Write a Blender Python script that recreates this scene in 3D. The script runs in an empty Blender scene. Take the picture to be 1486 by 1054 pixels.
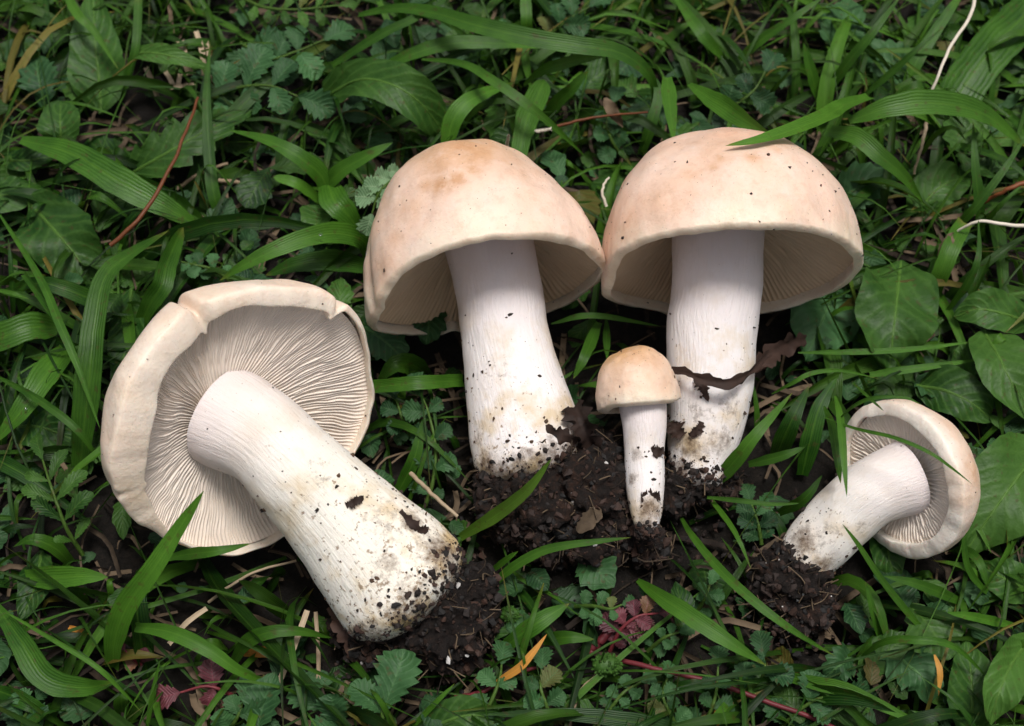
import bpy, math, random
import numpy as np
from mathutils import Vector, noise as mn

rng = np.random.default_rng(7)
random.seed(7)
SC = bpy.context.scene
COL = SC.collection

# ---------------------------------------------------------------- camera
PITCH = math.radians(60)
FPX = 2158.0                      # focal length in photo pixels (1486 wide)
DIST = 0.50
DV = np.array([0, math.cos(PITCH), -math.sin(PITCH)])
UV_ = np.array([0, math.sin(PITCH), math.cos(PITCH)])
RV = np.array([1.0, 0, 0])
TGT = np.array([0, 0, 0.02])
CAM = TGT - DIST * DV
cd = bpy.data.cameras.new('camera'); co = bpy.data.objects.new('camera', cd); COL.objects.link(co)
co.location = CAM.tolist(); co.rotation_euler = (math.radians(90) - PITCH, 0, 0)
cd.sensor_width = 36; cd.lens = 36 * FPX / 1486
cd.clip_start = 0.01; cd.clip_end = 200
cd.dof.use_dof = True; cd.dof.focus_distance = 0.465; cd.dof.aperture_fstop = 16
SC.camera = co

# ---------------------------------------------------------------- sky, sun, exposure
SUN = np.array([0.12, 0.06, 1.0]); SUN /= np.linalg.norm(SUN)
wd = bpy.data.worlds.new('World'); SC.world = wd; wd.use_nodes = True
nt = wd.node_tree
sky = nt.nodes.new('ShaderNodeTexSky'); sky.sky_type = 'NISHITA'; sky.sun_disc = False
sky.sun_elevation = math.asin(SUN[2]); sky.sun_rotation = math.atan2(SUN[0], SUN[1])
sky.dust_density = 5.0; sky.air_density = 0.7; sky.ozone_density = 0.6
hs = nt.nodes.new('ShaderNodeHueSaturation'); hs.inputs['Saturation'].default_value = 0.5     # cloud-whitened sky
nt.links.new(sky.outputs[0], hs.inputs['Color'])
nt.links.new(hs.outputs[0], nt.nodes['Background'].inputs[0])
nt.nodes['Background'].inputs[1].default_value = 0.055
sl = bpy.data.lights.new('sun', 'SUN'); so = bpy.data.objects.new('sun', sl); COL.objects.link(so)
sl.energy = 1.5; sl.angle = math.radians(15); sl.color = (1.0, 0.97, 0.945)
so.rotation_euler = Vector((-SUN).tolist()).to_track_quat('-Z', 'Y').to_euler()
so.location = (0, 0, 3)
vs = SC.view_settings
vs.view_transform = 'Standard'; vs.look = 'None'; vs.gamma = 1; vs.exposure = 0.92; vs.use_curve_mapping = False
SC.render.engine = 'CYCLES'
SC.cycles.use_denoising = True
SC.cycles.max_bounces = 5; SC.cycles.diffuse_bounces = 3; SC.cycles.glossy_bounces = 2; SC.cycles.transmission_bounces = 4
SC.cycles.use_adaptive_sampling = True; SC.cycles.adaptive_threshold = 0.02

# ---------------------------------------------------------------- helpers: layout
def ray(px, py):
    v = FPX * DV + (px - 743) * RV + (527 - py) * UV_
    return v / np.linalg.norm(v)
def G(px, py, h=0.0):
    """world point seen at photo pixel, h millimetres above the ground plane"""
    r = ray(px, py); t = (h * 0.001 - CAM[2]) / r[2]
    return CAM + r * t
def pxm(p):
    return float(np.dot(p - CAM, DV)) / FPX          # metres per photo pixel at p
def unit(v):
    return v / (np.linalg.norm(v) + 1e-12)
_cm = {}
def catmull(P, n):
    P = np.asarray(P, float); k = len(P)
    if (k, n) not in _cm:                              # the spline as one matrix, kept for reuse
        M = np.zeros((n, k))
        for r, u in enumerate(np.linspace(0, k - 1 - 1e-9, n)):
            i = int(u); f = u - i
            w = 0.5 * np.array([-f + 2 * f * f - f ** 3, 2 - 5 * f * f + 3 * f ** 3, f + 4 * f * f - 3 * f ** 3, -f * f + f ** 3])
            for c, q in zip(w, (i - 1, i, i + 1, i + 2)):
                if q < 0: M[r, 0] += 2 * c; M[r, 1] -= c
                elif q > k - 1: M[r, k - 1] += 2 * c; M[r, k - 2] -= c
                else: M[r, q] += c
        _cm[(k, n)] = M
    return _cm[(k, n)] @ P
def ss(a, b, x):
    t = np.clip((x - a) / (b - a), 0, 1); return t * t * (3 - 2 * t)
def nz(p, s=1.0, o=0.0):
    return mn.noise(Vector((p[0] * s + o, p[1] * s + o * 1.7, p[2] * s - o)))

# ---------------------------------------------------------------- helpers: objects
def tag(o, label=None, cat=None, group=None, kind=None):
    if label: o['label'] = label
    if cat: o['category'] = cat
    if group: o['group'] = group
    if kind: o['kind'] = kind
    return o
def link_mesh(name, V, F, mat, parent=None, uv=None, tint=None, smooth=True, origin=None):
    V = np.asarray(V, float)
    if parent is not None and origin is None:
        origin = np.array(parent['_o'])
    if origin is None:
        origin = V.mean(0); origin[2] = V[:, 2].min()
    me = bpy.data.meshes.new(name)
    me.from_pydata((V - origin).tolist(), [], F.tolist() if hasattr(F, 'tolist') else F)
    if uv is not None:
        li = np.empty(len(me.loops), np.int32); me.loops.foreach_get('vertex_index', li)
        me.uv_layers.new(name='UVMap').data.foreach_set('uv', np.asarray(uv, np.float32)[li].ravel())
    if tint is not None:
        a = me.color_attributes.new('tint', 'FLOAT_COLOR', 'POINT')
        a.data.foreach_set('color', np.asarray(tint, np.float32).ravel())
    if smooth:
        me.polygons.foreach_set('use_smooth', [True] * len(me.polygons))
    me.materials.append(mat)
    o = bpy.data.objects.new(name, me); COL.objects.link(o)
    if parent is not None:
        o.parent = parent
        po = np.array(parent['_o']); o.location = (origin - po).tolist()
    else:
        o.location = origin.tolist()
    o['_o'] = [float(x) for x in origin]
    return o
def empty(name, loc):
    o = bpy.data.objects.new(name, None); COL.objects.link(o); o.location = [float(x) for x in loc]
    o.empty_display_size = 0.01
    o['_o'] = [float(x) for x in loc]
    return o
_gf = {}
def grid_faces(n, m, closed=False):
    k = (n, m, closed)
    if k not in _gf:
        f = []
        mm = m if closed else m - 1
        for i in range(n - 1):
            for j in range(mm):
                a = i * m + j; b = i * m + (j + 1) % m
                f.append((a, b, b + m, a + m))
        _gf[k] = np.array(f)
    return _gf[k]

# ---------------------------------------------------------------- materials
def new_mat(name):
    m = bpy.data.materials.new(name); m.use_nodes = True
    return m, m.node_tree.nodes, m.node_tree.links, m.node_tree.nodes['Principled BSDF']
def ramp(N, stops, interp='LINEAR'):
    r = N.new('ShaderNodeValToRGB'); r.color_ramp.interpolation = interp
    e = r.color_ramp.elements
    while len(e) < len(stops): e.new(0.5)
    for k, (p, c) in enumerate(stops):
        e[k].position = p; e[k].color = (*c, 1) if len(c) == 3 else c
    return r
def noise_node(N, L, scale, detail=4, vec=None, rough=0.55):
    n = N.new('ShaderNodeTexNoise'); n.inputs['Scale'].default_value = scale
    n.inputs['Detail'].default_value = detail; n.inputs['Roughness'].default_value = rough
    if vec is not None: L.new(vec, n.inputs['Vector'])
    return n
def mixc(N, L, fac, a, b, blend='MIX'):
    m = N.new('ShaderNodeMix'); m.data_type = 'RGBA'; m.blend_type = blend
    for s, v in ((m.inputs[0], fac), (m.inputs[6], a), (m.inputs[7], b)):
        if isinstance(v, (int, float)): s.default_value = v
        elif isinstance(v, tuple): s.default_value = (*v, 1)
        else: L.new(v, s)
    return m.outputs[2]
def math_n(N, L, op, a, b=0.0):
    m = N.new('ShaderNodeMath'); m.operation = op
    for s, v in ((m.inputs[0], a), (m.inputs[1], b)):
        if isinstance(v, (int, float)): s.default_value = v
        else: L.new(v, s)
    return m.outputs[0]
def bump(N, L, h, strength, dist, normal=None):
    b = N.new('ShaderNodeBump'); b.inputs['Strength'].default_value = strength; b.inputs['Distance'].default_value = dist
    L.new(h, b.inputs['Height'])
    if normal is not None: L.new(normal, b.inputs['Normal'])
    return b.outputs[0]

def leaf_material(name, c_dark, c_light, veins='parallel', rough=0.42, trans=0.28, spec=0.45, simple=False):
    m, N, L, P = new_mat(name)
    at = N.new('ShaderNodeAttribute'); at.attribute_name = 'tint'
    sep = N.new('ShaderNodeSeparateColor'); L.new(at.outputs['Color'], sep.inputs[0])
    tc = N.new('ShaderNodeTexCoord'); uvs = N.new('ShaderNodeSeparateXYZ'); L.new(tc.outputs['UV'], uvs.inputs[0])
    n1 = noise_node(N, L, 75, 5, tc.outputs['Object'], 0.62)
    f = math_n(N, L, 'ADD', sep.outputs[0], math_n(N, L, 'MULTIPLY', math_n(N, L, 'SUBTRACT', n1.outputs[0], 0.5), 1.5))
    base = mixc(N, L, f, c_dark, c_light)
    # yellowing by blade (blue channel of tint)
    base = mixc(N, L, sep.outputs[2], base, (0.20, 0.13, 0.03))
    if veins == 'parallel':
        u = math_n(N, L, 'ADD', math_n(N, L, 'MULTIPLY', uvs.outputs[0], 27.0), math_n(N, L, 'MULTIPLY', n1.outputs[0], 9.0))
        vein = math_n(N, L, 'SINE', u)
        vein = math_n(N, L, 'MULTIPLY', math_n(N, L, 'ADD', vein, 1.0), 0.5)
        amt = 0.17
    else:
        au = math_n(N, L, 'ABSOLUTE', uvs.outputs[0])
        q = math_n(N, L, 'SUBTRACT', math_n(N, L, 'MULTIPLY', uvs.outputs[1], 46.0), math_n(N, L, 'MULTIPLY', au, 14.0))
        wob = math_n(N, L, 'MULTIPLY', n1.outputs[0], 7.0)
        vein = math_n(N, L, 'SINE', math_n(N, L, 'ADD', q, wob))
        vein = math_n(N, L, 'POWER', math_n(N, L, 'MULTIPLY', math_n(N, L, 'ADD', vein, 1.0), 0.5), 3.0)
        amt = 0.3
    veined = mixc(N, L, math_n(N, L, 'MULTIPLY', vein, amt), base, (c_light[0] * 1.5, c_light[1] * 1.35, c_light[2] * 1.6))
    # pale midrib line
    au2 = math_n(N, L, 'ABSOLUTE', uvs.outputs[0])
    rib = math_n(N, L, 'SUBTRACT', 1.0, math_n(N, L, 'MULTIPLY', au2, 11.0))
    rib = math_n(N, L, 'MULTIPLY', math_n(N, L, 'MAXIMUM', rib, 0.0), 0.45)
    veined = mixc(N, L, rib, veined, (c_light[0] * 1.7, c_light[1] * 1.4, c_light[2] * 1.6))
    # blemishes
    n2 = noise_node(N, L, 420, 2, tc.outputs['Object'])
    r2 = ramp(N, [(0.62, (0, 0, 0)), (0.70, (1, 1, 1))]); L.new(n2.outputs[0], r2.inputs[0])
    col = mixc(N, L, math_n(N, L, 'MULTIPLY', r2.outputs[0], 0.5), veined, (0.06, 0.04, 0.012))
    br = N.new('ShaderNodeHueSaturation'); L.new(col, br.inputs['Color'])
    L.new(math_n(N, L, 'ADD', 0.55, math_n(N, L, 'MULTIPLY', sep.outputs[1], 0.9)), br.inputs['Value'])
    L.new(br.outputs[0], P.inputs['Base Color'])
    P.inputs['Specular IOR Level'].default_value = spec
    n4 = noise_node(N, L, 160, 2, tc.outputs['Object'])
    L.new(math_n(N, L, 'ADD', rough - 0.12, math_n(N, L, 'MULTIPLY', n4.outputs[0], 0.3)), P.inputs['Roughness'])
    n3 = noise_node(N, L, 900 if veins == 'parallel' else 330, 2, tc.outputs['Object'])
    h = vein if simple else math_n(N, L, 'ADD', math_n(N, L, 'MULTIPLY', vein, 0.7), math_n(N, L, 'MULTIPLY', n3.outputs[0], 0.6 if veins == 'parallel' else 2.2))
    L.new(bump(N, L, h, 0.3 if veins == 'parallel' else 0.5, 0.0004), P.inputs['Normal'])
    t = N.new('ShaderNodeBsdfTranslucent')
    L.new(mixc(N, L, 0.5, br.outputs[0], (0.10, 0.20, 0.015)), t.inputs['Color'])
    mx = N.new('ShaderNodeMixShader'); mx.inputs[0].default_value = trans
    L.new(P.outputs[0], mx.inputs[1]); L.new(t.outputs[0], mx.inputs[2])
    L.new(mx.outputs[0], N['Material Output'].inputs['Surface'])
    return m

M_GRASS = leaf_material('grass_leaf', (0.0045, 0.036, 0.0022), (0.060, 0.165, 0.013), spec=0.28)
M_TURF = leaf_material('turf_leaf', (0.0040, 0.030, 0.0022), (0.055, 0.146, 0.012), spec=0.26, simple=True)
M_BROAD = leaf_material('broad_leaf', (0.006, 0.036, 0.0035), (0.052, 0.130, 0.018), 'pinnate', 0.5, 0.2, 0.28)
M_BLUE = leaf_material('bluegreen_leaf', (0.006, 0.032, 0.009), (0.044, 0.120, 0.036), 'pinnate', 0.55, 0.15, 0.28)
M_FRILL = leaf_material('pale_frill_leaf', (0.07, 0.15, 0.06), (0.17, 0.28, 0.14), 'pinnate', 0.6, 0.2, 0.3)
M_RED = leaf_material('red_leaf', (0.045, 0.010, 0.014), (0.13, 0.030, 0.038), 'pinnate', 0.5, 0.1)
M_YELL = leaf_material('yellow_leaf', (0.42, 0.17, 0.025), (0.50, 0.25, 0.04), 'parallel', 0.5, 0.25)

def dry_material(name, a, b, rough=0.75):
    m, N, L, P = new_mat(name)
    tc = N.new('ShaderNodeTexCoord')
    at = N.new('ShaderNodeAttribute'); at.attribute_name = 'tint'
    sep = N.new('ShaderNodeSeparateColor'); L.new(at.outputs['Color'], sep.inputs[0])
    n = noise_node(N, L, 260, 5, tc.outputs['Object'])
    f = math_n(N, L, 'ADD', sep.outputs[0], math_n(N, L, 'SUBTRACT', n.outputs[0], 0.5))
    c = mixc(N, L, f, a, b)
    L.new(c, P.inputs['Base Color']); P.inputs['Roughness'].default_value = rough
    P.inputs['Specular IOR Level'].default_value = 0.25
    L.new(bump(N, L, n.outputs[0], 0.6, 0.0006), P.inputs['Normal'])
    return m
M_STRAW = dry_material('dry_straw', (0.16, 0.105, 0.06), (0.42, 0.33, 0.22), 0.6)
M_PALE = dry_material('pale_straw', (0.48, 0.42, 0.32), (0.66, 0.60, 0.49), 0.5)
M_RUST = dry_material('rust_stalk', (0.07, 0.022, 0.009), (0.17, 0.055, 0.018), 0.5)
M_REDSTEM = dry_material('red_stolon', (0.07, 0.010, 0.014), (0.17, 0.03, 0.035), 0.45)
M_DEAD = dry_material('dead_leaf', (0.014, 0.008, 0.006), (0.062, 0.034, 0.024), 0.7)
M_LITTER = dry_material('leaf_litter', (0.014, 0.009, 0.006), (0.13, 0.092, 0.056), 0.8)

def soil_material(name, stops, bumpd=0.0015):
    m, N, L, P = new_mat(name)
    tc = N.new('ShaderNodeTexCoord')
    n = noise_node(N, L, 350, 8, tc.outputs['Object'], 0.7)
    n2 = noise_node(N, L, 60, 4, tc.outputs['Object'])
    f = math_n(N, L, 'ADD', math_n(N, L, 'MULTIPLY', n.outputs[0], 0.65), math_n(N, L, 'MULTIPLY', n2.outputs[0], 0.35))
    r = ramp(N, stops); L.new(f, r.inputs[0])
    L.new(r.outputs[0], P.inputs['Base Color']); P.inputs['Roughness'].default_value = 0.85
    P.inputs['Specular IOR Level'].default_value = 0.3
    L.new(bump(N, L, n.outputs[0], 1.0, bumpd), P.inputs['Normal'])
    return m
M_SOIL = soil_material('dark_soil', [(0.3, (0.003, 0.002, 0.0015)), (0.5, (0.008, 0.0045, 0.003)), (0.62, (0.028, 0.012, 0.006)), (0.72, (0.09, 0.05, 0.034))])
M_GROUND = soil_material('ground_soil', [(0.3, (0.004, 0.003, 0.002)), (0.5, (0.008, 0.006, 0.004)), (0.65, (0.020, 0.014, 0.009)), (0.75, (0.05, 0.036, 0.024))], 0.003)
def crumb_material(name, a, b, rough=0.8):
    m, N, L, P = new_mat(name)
    at = N.new('ShaderNodeAttribute'); at.attribute_name = 'tint'
    sep = N.new('ShaderNodeSeparateColor'); L.new(at.outputs['Color'], sep.inputs[0])
    L.new(mixc(N, L, sep.outputs[0], a, b), P.inputs['Base Color'])
    P.inputs['Roughness'].default_value = rough
    return m
M_CRUMB = crumb_material('soil_crumb', (0.002, 0.0014, 0.001), (0.040, 0.016, 0.008))
M_SPECK = crumb_material('soil_speck', (0.010, 0.006, 0.004), (0.07, 0.035, 0.015))
M_MYCEL = crumb_material('white_mycelium', (0.30, 0.28, 0.26), (0.60, 0.58, 0.55))

def cap_material(name, apex, mid, rim, stain, seed):
    m, N, L, P = new_mat(name)
    tc = N.new('ShaderNodeTexCoord'); uv = N.new('ShaderNodeSeparateXYZ'); L.new(tc.outputs['UV'], uv.inputs[0])
    mp = N.new('ShaderNodeMapping'); mp.inputs['Location'].default_value = (seed, seed * 2.1, 0); L.new(tc.outputs['Object'], mp.inputs[0])
    n = noise_node(N, L, 38, 5, mp.outputs[0], 0.6)
    v = math_n(N, L, 'ADD', uv.outputs[1], math_n(N, L, 'MULTIPLY', math_n(N, L, 'SUBTRACT', n.outputs[0], 0.5), 0.55))
    r = ramp(N, [(0.12, apex), (0.40, mid), (0.54, mid), (0.68, rim), (1.0, rim)]); L.new(v, r.inputs[0])
    n2 = noise_node(N, L, 24, 6, mp.outputs[0], 0.65)
    r2 = ramp(N, [(0.56, (0, 0, 0)), (0.70, (1, 1, 1))]); L.new(n2.outputs[0], r2.inputs[0])
    inner = math_n(N, L, 'SUBTRACT', 1.0, math_n(N, L, 'MULTIPLY', uv.outputs[1], 1.5))
    st = math_n(N, L, 'MULTIPLY', math_n(N, L, 'MULTIPLY', r2.outputs[0], math_n(N, L, 'MAXIMUM', inner, 0.06)), 0.95)
    c = mixc(N, L, st, r.outputs[0], stain)
    at = N.new('ShaderNodeAttribute'); at.attribute_name = 'tint'
    sp = N.new('ShaderNodeSeparateColor'); L.new(at.outputs['Color'], sp.inputs[0])
    n6 = noise_node(N, L, 130, 6, mp.outputs[0], 0.7)
    r6 = ramp(N, [(0.34, (0.45, 0.45, 0.45)), (0.52, (1, 1, 1))]); L.new(n6.outputs[0], r6.inputs[0])
    c = mixc(N, L, math_n(N, L, 'MULTIPLY', sp.outputs[0], r6.outputs[0]), c, stain)
    n4 = noise_node(N, L, 110, 4, mp.outputs[0], 0.6)
    c = mixc(N, L, math_n(N, L, 'MULTIPLY', math_n(N, L, 'MAXIMUM', math_n(N, L, 'SUBTRACT', n4.outputs[0], 0.5), 0.0), 1.3), c, (0.80, 0.70, 0.63))
    n7 = noise_node(N, L, 300, 5, mp.outputs[0], 0.75)
    r7 = ramp(N, [(0.36, (0.80, 0.72, 0.66)), (0.5, (1, 1, 1)), (0.66, (1.0, 1.0, 1.0))]); L.new(n7.outputs[0], r7.inputs[0])
    c = mixc(N, L, 0.38, c, r7.outputs[0], 'MULTIPLY')
    n8 = noise_node(N, L, 45, 3, mp.outputs[0], 0.5)
    r8 = ramp(N, [(0.35, (0.93, 0.84, 0.76)), (0.55, (1, 1, 1))]); L.new(n8.outputs[0], r8.inputs[0])
    c = mixc(N, L, 0.5, c, r8.outputs[0], 'MULTIPLY')
    # pin-prick dirt
    n5 = noise_node(N, L, 1500, 1, mp.outputs[0])
    r5 = ramp(N, [(0.735, (0, 0, 0)), (0.765, (1, 1, 1))]); L.new(n5.outputs[0], r5.inputs[0])
    c = mixc(N, L, math_n(N, L, 'MULTIPLY', r5.outputs[0], 0.5), c, (0.25, 0.16, 0.10))
    L.new(c, P.inputs['Base Color'])
    P.inputs['Roughness'].default_value = 0.42; P.inputs['Specular IOR Level'].default_value = 0.4
    P.inputs['Subsurface Weight'].default_value = 0.25; P.inputs['Subsurface Radius'].default_value = (0.004, 0.0022, 0.0014)
    P.inputs['Subsurface Scale'].default_value = 1.0
    n3 = noise_node(N, L, 700, 4, mp.outputs[0], 0.7)
    b1 = bump(N, L, n3.outputs[0], 0.5, 0.0006)
    L.new(bump(N, L, n4.outputs[0], 0.3, 0.0012, b1), P.inputs['Normal'])
    return m
PEACH = (0.72, 0.50, 0.34); PINK = (0.81, 0.60, 0.475); CREAM = (0.82, 0.70, 0.55); STAIN = (0.52, 0.27, 0.12)
M_CAP1 = cap_material('pale_cap', (0.66, 0.44, 0.25), (0.83, 0.665, 0.535), (0.84, 0.725, 0.60), (0.60, 0.42, 0.22), 0.3)
M_CAP2 = cap_material('tan_cap', (0.64, 0.38, 0.20), PINK, CREAM, STAIN, 1.1)
M_CAP3 = cap_material('peach_cap', (0.78, 0.51, 0.39), (0.81, 0.595, 0.47), CREAM, (0.58, 0.32, 0.16), 2.2)
M_CAP4 = cap_material('button_cap', (0.68, 0.42, 0.21), (0.79, 0.575, 0.43), CREAM, STAIN, 3.7)
M_CAP5 = cap_material('blush_cap', (0.66, 0.36, 0.20), (0.78, 0.60, 0.47), (0.82, 0.75, 0.66), STAIN, 4.4)

def gill_material(name, a, b):
    m, N, L, P = new_mat(name)
    tc = N.new('ShaderNodeTexCoord'); uv = N.new('ShaderNodeSeparateXYZ'); L.new(tc.outputs['UV'], uv.inputs[0])
    n = noise_node(N, L, 60, 4, tc.outputs['Object'])
    c = mixc(N, L, n.outputs[0], a, b)
    L.new(c, P.inputs['Base Color']); P.inputs['Roughness'].default_value = 0.65
    P.inputs['Specular IOR Level'].default_value = 0.2
    P.inputs['Subsurface Weight'].default_value = 0.1; P.inputs['Subsurface Radius'].default_value = (0.002, 0.0012, 0.0008)
    P.inputs['Subsurface Scale'].default_value = 1.0
    return m
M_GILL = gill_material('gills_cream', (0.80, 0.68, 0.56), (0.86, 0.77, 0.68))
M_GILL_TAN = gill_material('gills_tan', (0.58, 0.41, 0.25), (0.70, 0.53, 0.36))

def stem_material(name, stain_amt, seed, dirt=0.0, warm=(0.80, 0.75, 0.71)):
    m, N, L, P = new_mat(name)
    tc = N.new('ShaderNodeTexCoord'); uv = N.new('ShaderNodeSeparateXYZ'); L.new(tc.outputs['UV'], uv.inputs[0])
    mp = N.new('ShaderNodeMapping'); mp.inputs['Scale'].default_value = (60, 7, 1); mp.inputs['Location'].default_value = (seed, seed, 0)
    L.new(tc.outputs['UV'], mp.inputs[0])
    fib = noise_node(N, L, 1.6, 6, mp.outputs[0], 0.65)
    mo = N.new('ShaderNodeMapping'); mo.inputs['Location'].default_value = (seed, seed, seed); L.new(tc.outputs['Object'], mo.inputs[0])
    n2 = noise_node(N, L, 75, 6, mo.outputs[0], 0.62)
    low = math_n(N, L, 'SUBTRACT', 1.15, uv.outputs[1])                   # v: 0 at base, 1 at the cap
    r2 = ramp(N, [(0.48, (0, 0, 0)), (0.66, (1, 1, 1))]); L.new(n2.outputs[0], r2.inputs[0])
    c = mixc(N, L, fib.outputs[0], warm, tuple(min(0.88, q * 1.09) for q in warm))
    c = mixc(N, L, math_n(N, L, 'MULTIPLY', math_n(N, L, 'MULTIPLY', r2.outputs[0], low), stain_amt), c, (0.62, 0.47, 0.26))
    # lilac-pink bloom under the cap
    hi = math_n(N, L, 'MULTIPLY', math_n(N, L, 'MAXIMUM', math_n(N, L, 'SUBTRACT', uv.outputs[1], 0.55), 0.0), 1.7)
    c = mixc(N, L, hi, c, (0.76, 0.655, 0.645))
    # ground-in soil
    n3 = noise_node(N, L, 620, 4, mo.outputs[0], 0.6)
    d = math_n(N, L, 'SUBTRACT', n3.outputs[0], math_n(N, L, 'MULTIPLY', uv.outputs[1], 0.16))
    r3 = ramp(N, [(0.60 - dirt, (0, 0, 0)), (0.665 - dirt, (1, 1, 1))]); L.new(d, r3.inputs[0])
    c = mixc(N, L, math_n(N, L, 'MULTIPLY', r3.outputs[0], 0.75), c, (0.20, 0.12, 0.055))
    at = N.new('ShaderNodeAttribute'); at.attribute_name = 'tint'
    sp = N.new('ShaderNodeSeparateColor'); L.new(at.outputs['Color'], sp.inputs[0])
    n9 = noise_node(N, L, 420, 7, mo.outputs[0], 0.72)
    sm = math_n(N, L, 'ADD', math_n(N, L, 'MULTIPLY', sp.outputs[0], 0.62), math_n(N, L, 'SUBTRACT', n9.outputs[0], 0.66))
    r9 = ramp(N, [(0.0, (0, 0, 0)), (0.10, (0.35, 0.35, 0.35)), (0.34, (1, 1, 1))]); L.new(sm, r9.inputs[0])
    c = mixc(N, L, math_n(N, L, 'MULTIPLY', sp.outputs[0], 0.4), c, (0.55, 0.38, 0.18))
    c = mixc(N, L, math_n(N, L, 'MULTIPLY', r9.outputs[0], 0.9), c, (0.085, 0.045, 0.022))
    L.new(c, P.inputs['Base Color'])
    P.inputs['Roughness'].default_value = 0.6; P.inputs['Specular IOR Level'].default_value = 0.25
    P.inputs['Subsurface Weight'].default_value = 0.2; P.inputs['Subsurface Radius'].default_value = (0.003, 0.0022, 0.0016)
    P.inputs['Subsurface Scale'].default_value = 1.0
    b1 = bump(N, L, fib.outputs[0], 0.65, 0.0009)
    L.new(bump(N, L, n2.outputs[0], 0.3, 0.0015, b1), P.inputs['Normal'])
    return m
M_STEM1 = stem_material('stem_ochre', 1.0, 0.2, 0.06, (0.84, 0.78, 0.69))
M_STEM = stem_material('stem_white', 0.8, 1.4, 0.015, (0.80, 0.755, 0.735))
M_STEM5 = stem_material('stem_cream', 0.8, 2.9, 0.03, (0.83, 0.775, 0.715))

# ---------------------------------------------------------------- ground
def ground_h(x, y):
    return 0.004 * mn.noise(Vector((x * 22, y * 22, 3.1))) + 0.002 * mn.noise(Vector((x * 70, y * 70, 9.1)))
def build_ground():
    a = np.concatenate([[-40, -15, -6, -3, -1.5, -0.9], np.linspace(-0.6, 0.6, 161), [0.9, 1.5, 3, 6, 15, 40]])
    n = len(a); V = []
    for y in a:
        for x in a:
            z = ground_h(x, y) if max(abs(x), abs(y)) < 0.7 else 0.01 * mn.noise(Vector((x * 3, y * 3, 1)))
            V.append((x, y, z - 0.002))
    o = link_mesh('ground', V, grid_faces(n, n), M_GROUND, origin=np.zeros(3))
    tag(o, 'dark bare soil under the grass and leaves', 'ground', kind='structure')
build_ground()

# ---------------------------------------------------------------- strips: blades, leaves, straws
def wprofile(kind, t):
    if kind == 'blade': return (0.6 + 0.4 * ss(0, 0.3, t)) * np.clip(1 - t ** 2.6, 0, 1) ** 0.8
    if kind == 'band': return np.ones_like(t) * (0.9 + 0.1 * np.sin(t * 3))
    if kind == 'blunt': return (0.75 + 0.25 * ss(0, 0.4, t)) * np.clip(1 - t ** 9, 0, 1) ** 0.6
    if kind == 'ovate': return np.sin(np.pi * np.clip(t, 0, 1) ** 0.8) ** 0.75 * 0.97 + 0.03
    if kind == 'obovate': return np.clip(np.sin(np.pi * np.clip(t, 0, 1) ** 1.55), 0, 1) ** 0.62 * 0.95 + 0.05
    if kind == 'lance': return np.clip(np.sin(np.pi * (0.06 + 0.94 * t)), 0, 1) ** 0.8
    if kind == 'ragged': return 0.6 + 0.4 * np.sin(np.pi * t)
    raise ValueError(kind)
def strip_arrays(P, width, kind='blade', nrm=None, fold=0.25, roll=0.0, twist=0.0, teeth=0, tooth=0.0, wave=0.0, m=5, tint=(0.5, 0.5, 0), seed=0, ragged=0.0, cup=0.0):
    """P: n x 3 centre line; width in metres (full)."""
    n = len(P); t = np.linspace(0, 1, n)
    T = np.gradient(P, axis=0); T /= np.linalg.norm(T, axis=1)[:, None] + 1e-12
    if nrm is None: nrm = np.array([0, -0.35, 0.94])
    N = nrm[None, :] - T * (T @ nrm)[:, None]; N /= np.linalg.norm(N, axis=1)[:, None] + 1e-9
    S = np.cross(T, N)
    a = np.radians(roll + twist * t)[:, None]
    N, S = N * np.cos(a) + S * np.sin(a), S * np.cos(a) - N * np.sin(a)
    w = wprofile(kind, t) * width * 0.5
    s = np.linspace(-1, 1, m)
    V = np.empty((n, m, 3)); uv = np.empty((n, m, 2))
    for j, sj in enumerate(s):
        ww = w.copy()
        if teeth and abs(sj) > 0.99:
            saw = (t * teeth + 0.13 * np.sign(sj)) % 1.0
            ww = ww * (1 + tooth * (saw - 0.45))
        if ragged and abs(sj) > 0.4:
            ww = ww * np.array([1 + ragged * (mn.noise(Vector((k * 0.37 + seed, sj * 3 + seed, seed * 1.3))) + 0.5 * mn.noise(Vector((k * 1.3 + seed, sj * 7, 0)))) for k in range(n)])
        off = fold * w * (abs(sj) - 0.5) + cup * w * (sj * sj - 0.4)
        if wave:
            off = off + wave * width * abs(sj) * np.sin(t * 13 + seed * 7 + 2.1 * sj)
        V[:, j] = P + S * (ww * sj)[:, None] + N * off[:, None]
        uv[:, j, 0] = sj; uv[:, j, 1] = t
    tt = np.tile(np.array([*tint, 1.0])[None, :], (n * m, 1))
    return V.reshape(-1, 3), grid_faces(n, m), uv.reshape(-1, 2), tt
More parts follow.
